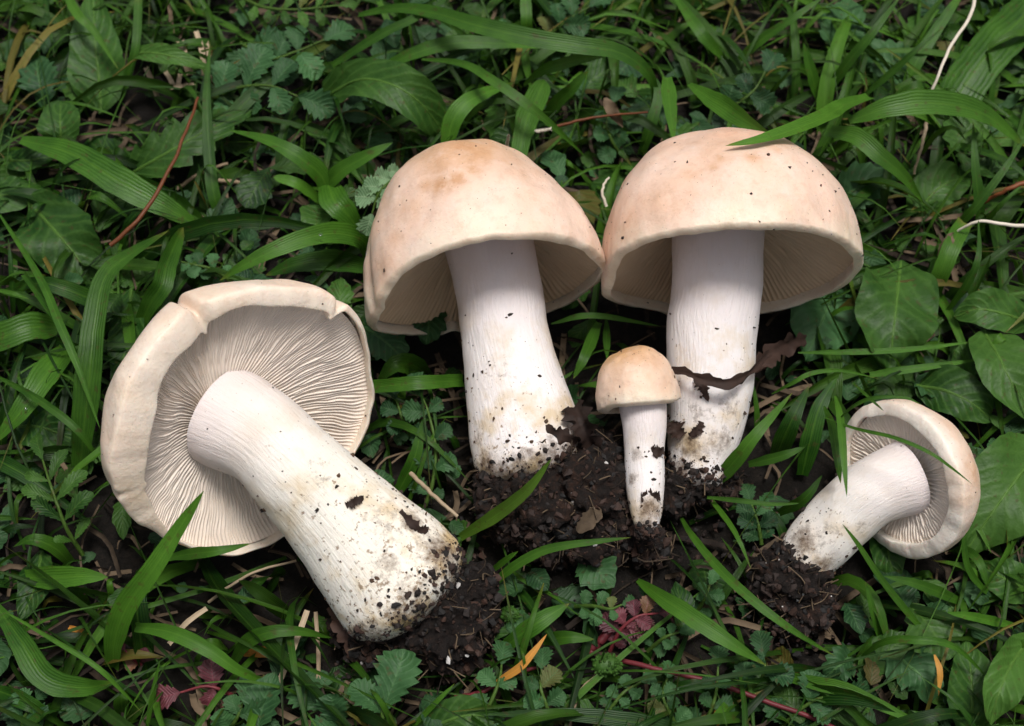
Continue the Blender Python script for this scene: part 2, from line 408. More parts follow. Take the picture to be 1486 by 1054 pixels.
def tube_arrays(P, R, k=8, tint=(0.5, 0.5, 0)):
    P = np.asarray(P); n = len(P); R = np.broadcast_to(np.asarray(R, float), (n,))
    T = np.gradient(P, axis=0); T /= np.linalg.norm(T, axis=1)[:, None] + 1e-12
    ref = np.array([0.13, 0.31, 0.94]); X = np.cross(T, ref); X /= np.linalg.norm(X, axis=1)[:, None] + 1e-9
    Y = np.cross(T, X)
    th = np.linspace(0, 2 * np.pi, k, endpoint=False)
    V = P[:, None, :] + R[:, None, None] * (np.cos(th)[None, :, None] * X[:, None, :] + np.sin(th)[None, :, None] * Y[:, None, :])
    uv = np.stack(np.broadcast_arrays(th[None, :] / 6.2832, np.linspace(0, 1, n)[:, None]), -1)
    tt = np.tile(np.array([*tint, 1.0])[None, :], (n * k, 1))
    return V.reshape(-1, 3), grid_faces(n, k, True), uv.reshape(-1, 2), tt
def join_arrays(parts):
    V, F, U, T = [], [], [], []; o = 0
    for v, f, u, t in parts:
        V.append(v); F.append(np.asarray(f) + o); U.append(u); T.append(t); o += len(v)
    return np.vstack(V), np.vstack(F), np.vstack(U), np.vstack(T)
def path_px(pts, hs, n):
    """pts: photo pixels; hs: heights in mm at start, middle, end"""
    k = len(pts); out = []
    for i, q in enumerate(pts):
        t = i / max(1, k - 1)
        h = q[2] if len(q) > 2 else (hs[0] * (1 - t) * (1 - 2 * t) + 4 * hs[1] * t * (1 - t) + hs[2] * t * (2 * t - 1))
        out.append(G(q[0], q[1], h))
    return catmull(out, n)
def rt(base=None):
    b = rng.uniform(0.25, 0.8) if base is None else base
    return (b, rng.uniform(0.3, 0.75), 0.0)

# ---------------------------------------------------------------- mushrooms
SPHERES = []                       # (centre, radius) volumes that the loose grass keeps clear of
def cap_frame(px, py, h, tilt, away, rpx):
    """centre of the rim plane; axis towards the cap top: 'tilt' degrees clockwise from picture-up, 'away' degrees from the picture plane"""
    C = G(px, py, h); d = ray(px, py)
    r = unit(np.cross(d, UV_)); u = np.cross(r, d)
    a, b = math.radians(away), math.radians(tilt)
    A = math.cos(a) * (math.sin(b) * r + math.cos(b) * u) + math.sin(a) * d
    X = unit(r - A * np.dot(r, A)); Y = np.cross(A, X)
    return dict(C=C, A=A, X=X, Y=Y, R=rpx * pxm(C))
def theta_at(fr, px, py):
    d = ray(px, py); t = np.dot(fr['C'] - CAM, fr['A']) / np.dot(d, fr['A'])
    q = CAM + d * t - fr['C']
    return math.atan2(np.dot(q, fr['Y']), np.dot(q, fr['X']))
def adiff(a, b):
    return (a - b + math.pi) % (2 * math.pi) - math.pi
def build_cap(fr, H, roll, t, pr=1.0, pz=0.9, rim_r=None, rim_z=None, lump=0.02, seed=0.0, nth=256, lean=(0, 0), creases=()):
    """roll(th): how far the margin turns in; t: rim thickness; all in units of the cap radius"""
    R = fr['R']; rows = []
    no, nr = 40, 14
    V, UVs = [], []
    ths = np.linspace(0, 2 * math.pi, nth, endpoint=False)
    wv = lambda a, f, o: mn.noise(Vector((math.cos(a) * f + seed, math.sin(a) * f + o, o)))
    E = np.array([roll(a) * (1 + 0.25 * wv(a, 2.5, 3)) for a in ths]); RR = np.array([rim_r(a) if rim_r else 0 for a in ths]); RZ = np.array([rim_z(a) if rim_z else 0 for a in ths])
    RR = RR + np.array([0.008 * wv(a, 2.5, 1) for a in ths]); RZ = RZ + np.array([0.02 * wv(a, 2.2, 5) for a in ths])
    FR = np.array([0.006 * wv(a, 9, 2) for a in ths]); FZ = np.array([0.010 * wv(a, 8, 7) for a in ths])
    prof = []
    for i in range(no):
        ph = (i + 0.15) / no * math.pi / 2
        prof.append(('o', ph))
    for i in range(nr): prof.append(('r', (i + 0.5) / nr * math.pi))
    prof += [('i', 0), ('i', 1)]
    K = len(prof)
    for k, (c, q) in enumerate(prof):
        for j, th in enumerate(ths):
            e = E[j]
            if c == 'o': r, z = math.sin(q) ** pr, H * math.cos(q) ** pz
            elif c == 'r': r, z = 1 - e + e * math.cos(q), -t * math.sin(q * 0.66) * (0.6 + 0.4 * min(1, e / 0.08))
            else: r, z = 1 - 2 * e + 0.004 + 0.03 * q, 0.0 + 0.12 * q
            w = ss(0.35, 1.0, r) if c == 'o' else 1.0
            cs, sn = math.cos(th), math.sin(th)
            lp = lump * (mn.noise(Vector((r * cs * 1.6 + seed, r * sn * 1.6, z * 1.6 + seed))) + 0.35 * mn.noise(Vector((r * cs * 5 + seed, r * sn * 5, z * 5))))
            for (ct, cw, depth, r0) in creases:
                lp -= depth * math.exp(-(adiff(th, ct) / cw) ** 2) * ss(r0, 1.0, r if c == 'o' else 1)
            w2 = ss(0.9, 1.0, r) if c == 'o' else 1.0
            r2 = r * (1 + RR[j] * w + FR[j] * w2 + lp); z2 = z * (1 + lp) + RZ[j] * w + FZ[j] * w2
            hx = max(0, z2) * lean[0]; hy = max(0, z2) * lean[1]
            V.append(fr['C'] + R * ((r2 * cs + hx) * fr['X'] + (r2 * sn + hy) * fr['Y'] + z2 * fr['A']))
            UVs.append((j / nth, 0.62 * (k / no) if c == 'o' else 0.62 + 0.38 * (k - no) / (K - no)))
    F = grid_faces(K, nth, True).tolist()
    V.append(np.mean(V[:nth], axis=0)); UVs.append((0.5, 0)); ap = len(V) - 1
    F += [(ap, (j + 1) % nth, j) for j in range(nth)]
    return np.array(V), F, np.array(UVs), dict(E=E, RR=RR, RZ=RZ)
def build_gills(fr, g, rs, gd, off, n=150, amp=0.028, wob=0.02, seed=0.0, conv=2.0):
    """corrugated lamellae from the margin to the stem; off: stem offset in the rim plane (cap radii)"""
    R = fr['R']; E, RR, RZ = g['E'], g['RR'], g['RZ']; nth = len(E)
    sub = 6; m = n * sub; nr = 22; V = []; U = []
    for i in range(nr):
        f = i / (nr - 1)
        for j in range(m):
            th = 2 * math.pi * j / m
            q = th / (2 * math.pi) * nth; a = int(q) % nth; b = (a + 1) % nth; ff = q - int(q)
            e = E[a] * (1 - ff) + E[b] * ff; rr = RR[a] * (1 - ff) + RR[b] * ff; rz = RZ[a] * (1 - ff) + RZ[b] * ff
            r0 = (1 - 2 * e + 0.02) * (1 + rr)
            cs, sn = math.cos(th), math.sin(th)
            tw = wob * (mn.noise(Vector((cs * 3 + seed, sn * 3, f * 3))) + 0.6 * mn.noise(Vector((cs * 9 + seed, sn * 9, f * 6))))
            cs, sn = math.cos(th + tw), math.sin(th + tw)
            x = r0 * cs * (1 - f) + (rs * cs + off[0]) * f
            y = r0 * sn * (1 - f) + (rs * sn + off[1]) * f
            z = 0.05 + gd * (1 - (1 - f) ** conv) + rz * (1 - f)
            gi = j // sub; fr_ = (j % sub) / sub
            tier = 0 if gi % 2 == 0 else (1 if gi % 4 == 1 else 2)
            reach = (1.0, 0.72, 0.45)[tier] + 0.1 * mn.noise(Vector((gi * 3.3, 1.7, seed)))
            on = 1 - ss(reach - 0.08, reach + 0.02, f) if tier else 1.0
            fin = max(0.0, 1 - abs(fr_ - 0.5) * 3.6)
            fin = fin ** 0.7 * on
            z -= amp * fin * min(1, 6 * f + 0.15) * (1 + 0.5 * mn.noise(Vector((gi * 1.7, f * 5, seed))))
            V.append(fr['C'] + R * (x * fr['X'] + y * fr['Y'] + z * fr['A'])); U.append((th / 6.2832, f))
    return np.array(V), grid_faces(nr, m, True), np.array(U)
def build_stem(P, R, n=70, k=72, lump=0.05, seed=0.0, flat=1.0):
    """P: world points base -> cap, R: radii"""
    C = catmull(P, n); r = catmull(np.asarray(R, float)[:, None], n)[:, 0]
    T = np.gradient(C, axis=0); T /= np.linalg.norm(T, axis=1)[:, None]
    X = np.cross(T, np.array([0.05, 0.2, 1.0])); X /= np.linalg.norm(X, axis=1)[:, None]; Y = np.cross(T, X)
    V = []; U = []
    for i in range(-6, n):
        ii = max(i, 0)
        if i < 0:                                   # rounded foot
            a = (-i) / 6 * math.pi / 2; rad = r[0] * max(math.cos(a), 0.02); c = C[0] - T[0] * r[0] * 0.55 * math.sin(a)
        else: rad, c = r[i], C[i]
        for j in range(k):
            th = 2 * math.pi * j / k
            d = math.cos(th) * X[ii] + math.sin(th) * Y[ii] * flat
            q = (c + d * rad) * 1000
            l = 1 + lump * (mn.noise(Vector((q * 0.045 + seed).tolist())) + 0.4 * mn.noise(Vector((q * 0.15 + seed).tolist())))
            l += 0.006 * mn.noise(Vector((math.cos(th) * 14, math.sin(th) * 14, ii * 0.05 + seed)))
            V.append(c + d * rad * l); U.append((j / k, max(0, i) / (n - 1)))
    return np.array(V), grid_faces(n + 6, k, True), np.array(U)
ICO_V = None
def ico():
    p = (1 + 5 ** 0.5) / 2
    v = np.array([(-1, p, 0), (1, p, 0), (-1, -p, 0), (1, -p, 0), (0, -1, p), (0, 1, p), (0, -1, -p), (0, 1, -p), (p, 0, -1), (p, 0, 1), (-p, 0, -1), (-p, 0, 1)], float)
    v /= np.linalg.norm(v[0])
    f = np.array([(0, 11, 5), (0, 5, 1), (0, 1, 7), (0, 7, 10), (0, 10, 11), (1, 5, 9), (5, 11, 4), (11, 10, 2), (10, 7, 6), (7, 1, 8), (3, 9, 4), (3, 4, 2), (3, 2, 6), (3, 6, 8), (3, 8, 9), (4, 9, 5), (2, 4, 11), (6, 2, 10), (8, 6, 7), (9, 8, 1)])
    return v, f
ICO = ico()
def crumbs_arrays(pos, size, tints, squash=0.7):
    V, F, T = [], [], []
    for k, (p, s, t) in enumerate(zip(pos, size, tints)):
        v = ICO[0] * (1 + rng.uniform(-0.45, 0.45, (12, 1))) * rng.uniform(0.5, 1.4, 3) * s
        a = rng.uniform(0, 6.28); c, q = math.cos(a), math.sin(a)
        v = v @ np.array([[c, -q, 0], [q, c, 0], [0, 0, squash]])
        V.append(v + p); F.append(ICO[1] + 12 * k); T.append(np.tile([t, t, t, 1.0], (12, 1)))
    return np.vstack(V), np.vstack(F), np.vstack(T)
def sample_surface(V, F, n, weight=None, seed=0):
    r = np.random.default_rng(seed)
    F = np.array([f[:3] for f in F]); c = V[F].mean(1)
    ar = np.linalg.norm(np.cross(V[F[:, 1]] - V[F[:, 0]], V[F[:, 2]] - V[F[:, 0]]), axis=1)
    if weight is not None: ar = ar * weight(c, F)
    k = r.choice(len(F), n, p=ar / ar.sum())
    u = r.uniform(0, 1, (n, 2)); u.sort(axis=1)
    return V[F[k, 0]] * u[:, :1] + V[F[k, 1]] * (u[:, 1:] - u[:, :1]) + V[F[k, 2]] * (1 - u[:, 1:])
def specks(parent, V, F, n, s0, s1, weight=None, seed=0, name='soil_specks'):
    p = sample_surface(V, F, n, weight, seed)
    sz = s0 + (s1 - s0) * rng.uniform(0, 1, n) ** 7
    v, f, t = crumbs_arrays(p, sz, rng.uniform(0, 1, n) ** 1.5)
    o = link_mesh(name, v, f, M_SPECK, parent, tint=t, smooth=False); o['kind'] = 'stuff'
    return o
def ico_sub(lev):
    import bmesh
    bm = bmesh.new(); bmesh.ops.create_icosphere(bm, subdivisions=lev, radius=1)
    v = np.array([x.co[:] for x in bm.verts]); f = np.array([[a.index for a in q.verts] for q in bm.faces]); bm.free()
    return v, f
IS5 = ico_sub(5)
def build_clod(blobs, name, parent=None, crumbs=700, seed=0, label=None, pale=0.010):
    """blobs: (px, py, h_mm, r_px, squash)"""
    V, F = [], []; B = []
    for k, (x, y, h, r, sq) in enumerate(blobs):
        c = G(x, y, h); rm = r * pxm(c); B.append((c, rm)); SPHERES.append((c, rm * 0.62))
        v = IS5[0].copy(); out = []
        for q in v:
            p = q * 1.0
            n = 0.42 * mn.noise(Vector((p * 1.6 + seed + k).tolist())) + 0.28 * mn.noise(Vector((p * 4 + seed).tolist())) + 0.13 * mn.noise(Vector((p * 9 + seed).tolist())) + 0.07 * mn.noise(Vector((p * 20 + k).tolist()))
            out.append(p * (1 + n) * np.array([1, 1, sq]) * rm)
        V.append(np.array(out) + c); F.append(IS5[1] + k * len(v))
    V = np.vstack(V); F = np.vstack(F)
    o = link_mesh(name, V, F, M_SOIL, parent)
    if label: tag(o, label, 'soil')
    p = sample_surface(V, F, crumbs, lambda c, f: (c[:, 2] > 0.002) * 1.0, seed)
    sz = 0.00022 + 0.0016 * rng.uniform(0, 1, crumbs) ** 3.5
    v, f, t = crumbs_arrays(p, sz, rng.uniform(0, 1, crumbs) ** 1.8, 0.9)
    c = link_mesh('soil_crumbs', v, f, M_CRUMB, o, tint=t, smooth=False); c['kind'] = 'stuff'
    npale = int(crumbs * pale)
    p = sample_surface(V, F, npale, lambda c, f: (c[:, 2] > 0.006) * 1.0, seed + 5)
    v, f, t = crumbs_arrays(p, rng.uniform(0.0003, 0.0011, npale), rng.uniform(0, 1, npale), 0.8)
    c = link_mesh('mycelium_bits', v, f, M_MYCEL, o, tint=t, smooth=False); c['kind'] = 'stuff'
    # loose soil fallen around the clod
    nl = crumbs // 4; cc = V.mean(0); ext = (V.max(0) - V.min(0))[:2] * 0.30
    q = rng.normal(0, 1, (nl, 2)) * ext + cc[:2]
    q = np.array([(a, b, ground_h(a, b) + rng.uniform(0, 0.006) ) for a, b in q])
    v, f, t = crumbs_arrays(q, 0.0002 + 0.0011 * rng.uniform(0, 1, nl) ** 3, rng.uniform(0, 1, nl) ** 1.8, 0.9)
    c = link_mesh('loose_soil', v, f, M_CRUMB, o, tint=t, smooth=False); c['kind'] = 'stuff'
    # rootlets and plant fibres
    parts = []
    for q in sample_surface(V, F, max(14, crumbs // 9), lambda c, f: (c[:, 2] > 0.003) * 1.0, seed + 9):
        d = unit(rng.normal(0, 1, 3) + np.array([0, 0, 0.2])); L = rng.uniform(0.003, 0.010)
        pp = [q - d * L * 0.4, q + rng.normal(0, 0.0006, 3), q + d * L * 0.6 + rng.normal(0, 0.0015, 3)]
        parts.append(tube_arrays(catmull(pp, 6), rng.uniform(0.00010, 0.00030), 4, (rng.uniform(0, 1.3), 0.5, 0)))
    v, f, u, t = join_arrays(parts)
    c = link_mesh('rootlets', v, f, M_LITTER, o, tint=t); c['kind'] = 'stuff'
    return o
def stem_spheres(P, R):
    C = catmull(P, 12); r = catmull(np.asarray(R, float)[:, None], 12)[:, 0]
    for c, q in zip(C, r): SPHERES.append((c, q))
def cap_spheres(fr, H):
    R = fr['R']
    for z, k in ((0.05, 0.97), (0.4 * H, 0.9), (0.75 * H, 0.62)):
        for a in np.linspace(0, 2 * np.pi, 12, endpoint=False):
            rr = R * k * 0.62
            SPHERES.append((fr['C'] + (R * k - rr) * (math.cos(a) * fr['X'] + math.sin(a) * fr['Y']) + z * R * fr['A'], rr))
def PP(pts): return [G(*p) for p in pts]
def RPX(P, r): return [q * pxm(p) for p, q in zip(P, r)]

def to_px(P):
    v = P - CAM; z = v @ DV
    return np.stack([743 + FPX * (v @ RV) / z, 527 - FPX * (v @ UV_) / z], -1), z
def surface_h(V, x, y, lift=0.3):
    """height in mm of the surface V where the photo pixel falls on it"""
    p, z = to_px(V); d = np.hypot(p[:, 0] - x, p[:, 1] - y); m = d < max(9, np.partition(d, 6)[6] * 1.2)
    i = np.flatnonzero(m)[np.argmin(z[m])]
    return V[i, 2] * 1000 + lift
def stain_weights(V, spots):
    w = np.zeros(len(V))
    for x, y, r, a in spots:
        c = G(x, y, surface_h(V, x, y, 0)); rm = r * 1.25 * pxm(c)
        w = np.maximum(w, a * np.exp(-((V - c) ** 2).sum(1) / rm ** 2))
    return np.stack([w, w, w, np.ones_like(w)], -1)
def mushroom(label, fr, capkw, gillkw, H, stem_pts, stem_r, attach, mats, clod=None, cap_specks=130, stem_specks=260, seed=1, stemkw={}, foot_crumbs=700, stains=(), smears=()):
    P = PP(stem_pts); Rr = RPX(P, stem_r[:len(P)])
    A0 = fr['C'] + fr['R'] * (attach[0] * fr['X'] + attach[1] * fr['Y'] + attach[2] * fr['A'])
    P.append(A0); Rr.append(stem_r[-1] * pxm(A0))
    base = P[0].copy(); base[2] = 0.0
    root = empty('mushroom', base); tag(root, label, 'mushroom', 'freshly picked mushrooms lying on the grass')
    V, F, U, g = build_cap(fr, H, **capkw)
    link_mesh('cap', V, F, mats[0], root, uv=U, tint=stain_weights(V, stains))
    pc = fr['C'] + fr['A'] * 0.15 * fr['R']
    nfo = 256 * 40
    specks(root, V, F, cap_specks, 0.00010, 0.00065, lambda c, f: (((c - fr['C']) @ fr['A']) > -0.02 * fr['R']) + 0.25, seed)
    Vg, Fg, Ug = build_gills(fr, g, off=attach[:2], **gillkw)
    link_mesh('gills', Vg, Fg, mats[2] if len(mats) > 2 else M_GILL, root, uv=Ug)
    Vs, Fs, Us = build_stem(P, Rr, seed=seed * 3.1, **stemkw)
    tw = stain_weights(Vs, smears)
    tw[:, :3] = np.maximum(tw[:, :3], (0.5 * np.clip(1 - (Us[:, 1] + 0.10 * np.array([nz(q, 110, seed) for q in Vs])) / 0.055, 0, 1))[:, None])
    link_mesh('stem', Vs, Fs, mats[1], root, uv=Us, tint=tw)
    sv = Us[:, 1]
    specks(root, Vs, Fs, stem_specks, 0.00009, 0.0008, lambda c, f: (1.05 - sv[f[:, 0]]) ** 2.2 * (sv[f[:, 0]] > 0.0) + 0.02, seed + 40)
    foot = sample_surface(Vs, Fs, foot_crumbs, lambda c, f: np.clip(1 - sv[f[:, 0]] / 0.14, 0, 1) ** 2.5 + 1e-6, seed + 70)
    v, f, t = crumbs_arrays(foot, 0.00014 + 0.0011 * rng.uniform(0, 1, foot_crumbs) ** 4, rng.uniform(0, 1, foot_crumbs) ** 1.8, 0.9)
    o = link_mesh('foot_soil', v, f, M_CRUMB, root, tint=t, smooth=False); o['kind'] = 'stuff'
    stem_spheres(P, Rr); cap_spheres(fr, H)
    if clod: build_clod(clod, 'soil_clod', root, 1800, seed + 2)
    return V, Vs

# -- big open mushroom lying at the left, gills towards us
f1 = cap_frame(364, 614, 50, -50, 48, 217)
n1a = theta_at(f1, 290, 455); n1b = theta_at(f1, 478, 452); n1c = theta_at(f1, 195, 705); n1l = theta_at(f1, 200, 600); n1r = theta_at(f1, 540, 600)
def roll1(th):
    left = math.exp(-(adiff(th, n1l) / 0.95) ** 4) * 0.078
    step = ss(-0.02, 0.01, adiff(th, n1a) * np.sign(adiff(n1l, n1a)))
    top = 0.028 * math.exp(-(adiff(th, (n1a + n1b) / 2) / 0.8) ** 4)
    e = 0.028 + left * (0.35 + 0.65 * step) + top * (1 - step)
    s2 = ss(-0.015, 0.015, adiff(th, n1b) * -np.sign(adiff(n1l, n1b)))
    return e * (1 - 0.45 * s2)
rr1 = lambda th: 0.02 * math.sin(2 * th + 0.6) + 0.012 * math.sin(5 * th) - 0.045 * math.exp(-(adiff(th, n1a) / 0.045) ** 2) - 0.03 * math.exp(-(adiff(th, n1b) / 0.04) ** 2) - 0.012 * math.exp(-(adiff(th, n1c) / 0.03) ** 2)
rz1 = lambda th: 0.03 * math.sin(3 * th + 1) + 0.05 * math.exp(-(adiff(th, n1a) / 0.06) ** 2)
CAPV1, STEMV1 = mushroom('largest mushroom at the left, lying with its pale gills facing up', f1,
         dict(roll=roll1, t=0.05, pr=0.9, pz=0.8, rim_r=rr1, rim_z=rz1, lump=0.05, seed=1.3, nth=512, creases=((n1a, 0.028, 0.05, 0.6), (n1c, 0.03, 0.015, 0.8), (n1b, 0.03, 0.03, 0.7))),
         dict(rs=0.26, gd=0.10, n=224, amp=0.018, wob=0.035, seed=2.0), 0.60,
         [(584, 850, 24), (556, 818, 28), (500, 757, 36), (430, 683, 46), (385, 637, 50)], [104, 98, 82, 73, 69, 78], (-0.10, 0.0, 0.19),
         (M_CAP1, M_STEM1),
         clod=[(636, 905, 18, 58, 0.9), (684, 858, 20, 36, 0.9), (540, 925, 13, 40, 0.8), (655, 935, 10, 44, 0.9), (590, 930, 12, 38, 0.8), (698, 900, 12, 32, 0.9), (500, 915, 10, 22, 0.9)],
         cap_specks=190, stem_specks=650, seed=3, smears=((645, 800, 34, 0.75), (600, 757, 16, 0.9), (660, 850, 26, 0.7), (560, 822, 22, 0.5), (600, 860, 30, 0.5), (514, 730, 9, 0.9), (470, 690, 30, 0.3), (560, 760, 40, 0.35)), stains=((190, 725, 30, 0.45), (175, 560, 25, 0.2), (230, 470, 18, 0.25), (300, 425, 30, 0.2)), foot_crumbs=1500)

# -- middle tan-topped mushroom
f2 = cap_frame(709, 412, 43, -10, 22, 178)
t2l = theta_at(f2, 545, 470)
rz2 = lambda th: 0.03 * math.sin(2 * th + 0.4) - 0.16 * math.exp(-(adiff(th, math.pi + 0.15) / 0.7) ** 2) - 0.03 * math.exp(-(adiff(th, 0) / 0.5) ** 2)
rr2 = lambda th: 0.02 * math.sin(3 * th) + 0.02 * math.exp(-(adiff(th, math.pi) / 0.5) ** 2) - 0.09 * math.exp(-(adiff(th, math.pi * 0.62) / 0.10) ** 2) - 0.06 * math.exp(-(adiff(th, math.pi * 0.36) / 0.09) ** 2)
CAPV2, STEMV2 = mushroom('middle mushroom with a tan-stained cap and thick white stem', f2,
         dict(roll=lambda th: 0.035, t=0.05, pr=0.74, pz=1.05, rim_r=rr2, rim_z=rz2, lump=0.05, seed=4.2, lean=(-0.10, 0.0), creases=((math.pi + 0.25, 0.10, 0.04, 0.55),)),
         dict(rs=0.30, gd=0.42, n=130, amp=0.03, seed=3.0, conv=1.4), 1.16,
         [(768, 660, 18), (760, 622, 21), (746, 560, 26), (733, 490, 32), (726, 430, 38)], [80, 79, 72, 65, 63, 66], (0.06, 0.0, 0.50),
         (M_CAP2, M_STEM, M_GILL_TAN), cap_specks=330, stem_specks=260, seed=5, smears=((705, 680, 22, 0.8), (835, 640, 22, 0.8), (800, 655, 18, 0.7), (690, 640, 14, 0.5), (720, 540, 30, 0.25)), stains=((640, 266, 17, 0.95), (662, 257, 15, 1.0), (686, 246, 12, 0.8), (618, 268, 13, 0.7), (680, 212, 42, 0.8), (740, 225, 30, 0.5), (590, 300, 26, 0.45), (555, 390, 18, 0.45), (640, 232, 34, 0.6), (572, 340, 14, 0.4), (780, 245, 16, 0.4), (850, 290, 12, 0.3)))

# -- right-hand peach mushroom behind the small one
f3 = cap_frame(1057, 391, 46, -3, 21, 190)
rz3 = lambda th: 0.025 * math.sin(2 * th + 1.9) - 0.12 * math.exp(-(adiff(th, math.pi) / 0.55) ** 2)
rr3 = lambda th: 0.015 * math.sin(3 * th + 1) + 0.01 * math.sin(5 * th)
CAPV3, STEMV3 = mushroom('broad peach-capped mushroom at the upper right, grass blade over its top', f3,
         dict(roll=lambda th: 0.035, t=0.05, pr=0.94, pz=0.95, rim_r=rr3, rim_z=rz3, lump=0.045, seed=7.7, lean=(-0.05, 0.0)),
         dict(rs=0.28, gd=0.40, n=140, amp=0.03, seed=5.0, conv=1.4), 1.06,
         [(1012, 690, 13), (1020, 640, 17), (1030, 560, 25), (1033, 480, 33), (1040, 420, 40)], [40, 52, 62, 65, 65, 69], (-0.05, 0.0, 0.48),
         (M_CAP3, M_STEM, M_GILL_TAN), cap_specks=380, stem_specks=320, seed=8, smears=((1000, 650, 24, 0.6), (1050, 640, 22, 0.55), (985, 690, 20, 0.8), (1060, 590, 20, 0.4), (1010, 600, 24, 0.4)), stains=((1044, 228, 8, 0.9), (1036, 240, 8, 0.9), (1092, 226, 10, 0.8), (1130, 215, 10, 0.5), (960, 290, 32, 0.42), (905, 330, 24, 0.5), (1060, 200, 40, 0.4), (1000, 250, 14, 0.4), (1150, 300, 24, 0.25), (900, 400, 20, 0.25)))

# -- small button mushroom in front
f4 = cap_frame(928, 585, 36, -9, 3, 61)
CAPV4, STEMV4 = mushroom('smallest mushroom, a closed button standing before the thick stems', f4,
         dict(roll=lambda th: 0.12, t=0.10, pr=0.75, pz=0.85, rim_r=lambda th: 0.02 * math.sin(3 * th), rim_z=lambda th: 0.04 * math.sin(2 * th), lump=0.05, seed=9.1, nth=128),
         dict(rs=0.4, gd=0.2, n=60, amp=0.03, seed=6.0), 1.32,
         [(939, 772, 24), (938, 745, 26), (936, 700, 28), (935, 650, 31), (935, 615, 34)], [14, 22, 28, 29, 32, 36], (0.08, 0.0, 0.2),
         (M_CAP4, M_STEM), cap_specks=130, stem_specks=260, seed=11, smears=((942, 738, 16, 0.8), (915, 695, 9, 0.7), (955, 655, 9, 0.7), (925, 660, 10, 0.5), (940, 765, 16, 0.7)), stains=((920, 512, 22, 0.6), (955, 520, 18, 0.45), (972, 545, 14, 0.5), (900, 535, 14, 0.3)))

# -- small mushroom lying at the lower right
f5 = cap_frame(1306, 697, 32, 70, 44, 117)
t5 = theta_at(f5, 1400, 640)
CAPV5, STEMV5 = mushroom('small mushroom at the lower right, lying with inrolled cap and gills exposed', f5,
         dict(roll=lambda th: 0.085 + 0.015 * math.sin(th + 1), t=0.075, pr=0.85, pz=0.85, rim_r=lambda th: 0.02 * math.sin(2 * th + 1), rim_z=lambda th: 0.02 * math.sin(3 * th), lump=0.03, seed=12.4, nth=256),
         dict(rs=0.32, gd=0.06, n=100, amp=0.035, seed=7.0), 0.72,
         [(1168, 810, 14), (1190, 785, 18), (1230, 745, 25), (1268, 714, 31)], [42, 46, 48, 49, 55], (0.0, 0.0, 0.14),
         (M_CAP5, M_STEM5),
         clod=[(1148, 838, 12, 52, 0.85), (1165, 875, 8, 44, 0.85), (1120, 850, 7, 34, 0.8), (1150, 905, 4, 26, 0.8)],
         cap_specks=200, stem_specks=220, seed=13, smears=((1165, 785, 22, 0.7), (1195, 822, 16, 0.8), (1210, 770, 18, 0.4), (1255, 770, 12, 0.5)), stains=((1415, 680, 26, 0.6), (1405, 730, 20, 0.4), (1385, 620, 18, 0.25)))

# -- the shared clod of soil
build_clod([(785, 735, 15, 70, 0.9), (860, 715, 18, 66, 0.9), (738, 728, 14, 44, 0.9), (716, 700, 17, 26, 0.9), (866, 770, 11, 50, 0.9), (800, 780, 9, 42, 0.9), 
            (975, 712, 12, 36, 0.9), (1015, 700, 12, 32, 0.9), (858, 655, 20, 36, 0.9), (905, 755, 14, 40, 0.9), (940, 795, 8, 28, 0.9), (1045, 705, 8, 26, 0.9)],
           'soil_clod', None, 5000, 21, 'dark crumbly clod of soil between the three middle mushrooms', 0.008)
# ---------------------------------------------------------------- single grass blades traced where they lie
def grass_blade(label, pts, w, hs=(4, 22, 18), kind='blade', tint=None, mat=None, fold=0.3, roll=0, twist=0, yellow=0.0, n=26, **kw):
    P = path_px(pts, hs, n)
    wm = w * pxm(P[n // 2])
    t = rt() if tint is None else (tint + rng.uniform(-0.12, 0.2), rng.uniform(0.35, 0.75), yellow)
    kw.setdefault('ragged', 0.10)
    v, f, u, tt = strip_arrays(P, wm, kind, None, fold, roll, twist, tint=t, seed=rng.uniform(0, 9), **kw)
    tt[:, 2] = np.maximum(tt[:, 2], 0.55 * ss(0.93, 1.0, u[:, 1]) * (rng.uniform() < 0.5))
    o = link_mesh('grass_blade', v, f, mat or M_GRASS, uv=u, tint=tt)
    return tag(o, label, 'grass blade', 'separate grass blades')
B = grass_blade
# left edge
B('wide upright grass blade curving beside the left cap', [(114, 700), (121, 622), (129, 547), (137, 471), (152, 402), (190, 368), (246, 334)], 40, (4, 40, 26), tint=0.55)
B('twisted grass blade touching the upper left of the left cap', [(200, 478), (218, 440), (235, 414), (244, 380), (266, 330)], 30, (8, 26, 20), roll=-10, twist=70, tint=0.6, kind='blunt')
B('stubby grass blade with blunt bent end at the left edge', [(-40, 505), (0, 490), (45, 474), (86, 476)], 42, (14, 24, 16), kind='blunt', tint=0.5)
B('broad grass blade slanting down to the left edge below the blunt one', [(104, 500), (70, 538), (35, 590), (-10, 645)], 44, (12, 22, 12), tint=0.6)
B('long thin grass blade falling from the left edge onto the left cap', [(0, 312), (57, 402), (87, 471), (114, 535), (146, 625)], 13, (32, 44, 30), kind='lance', tint=0.5)
B('narrow folded grass blade lying along the long thin one', [(34, 398), (76, 452), (100, 495), (120, 530)], 14, (26, 40, 32), tint=0.45, fold=0.8)
B('rush-like thin blade crossing low left below the broad slanting one', [(-8, 544), (57, 581), (114, 626), (148, 676)], 12, (20, 30, 14), kind='lance', tint=0.5)
B('short thin pale blade poking in at the left edge', [(-10, 420), (20, 426), (42, 434)], 7, (24, 26, 24), tint=0.8)
B('slim upright blade near the left edge under the spoon leaf', [(20, 470), (17, 400), (12, 345)], 9, (3, 18, 24), tint=0.3)
B('pale striped blade pointing down from the top left edge', [(90, -20), (112, 20), (137, 46), (172, 101)], 14, (30, 32, 20), tint=0.9)
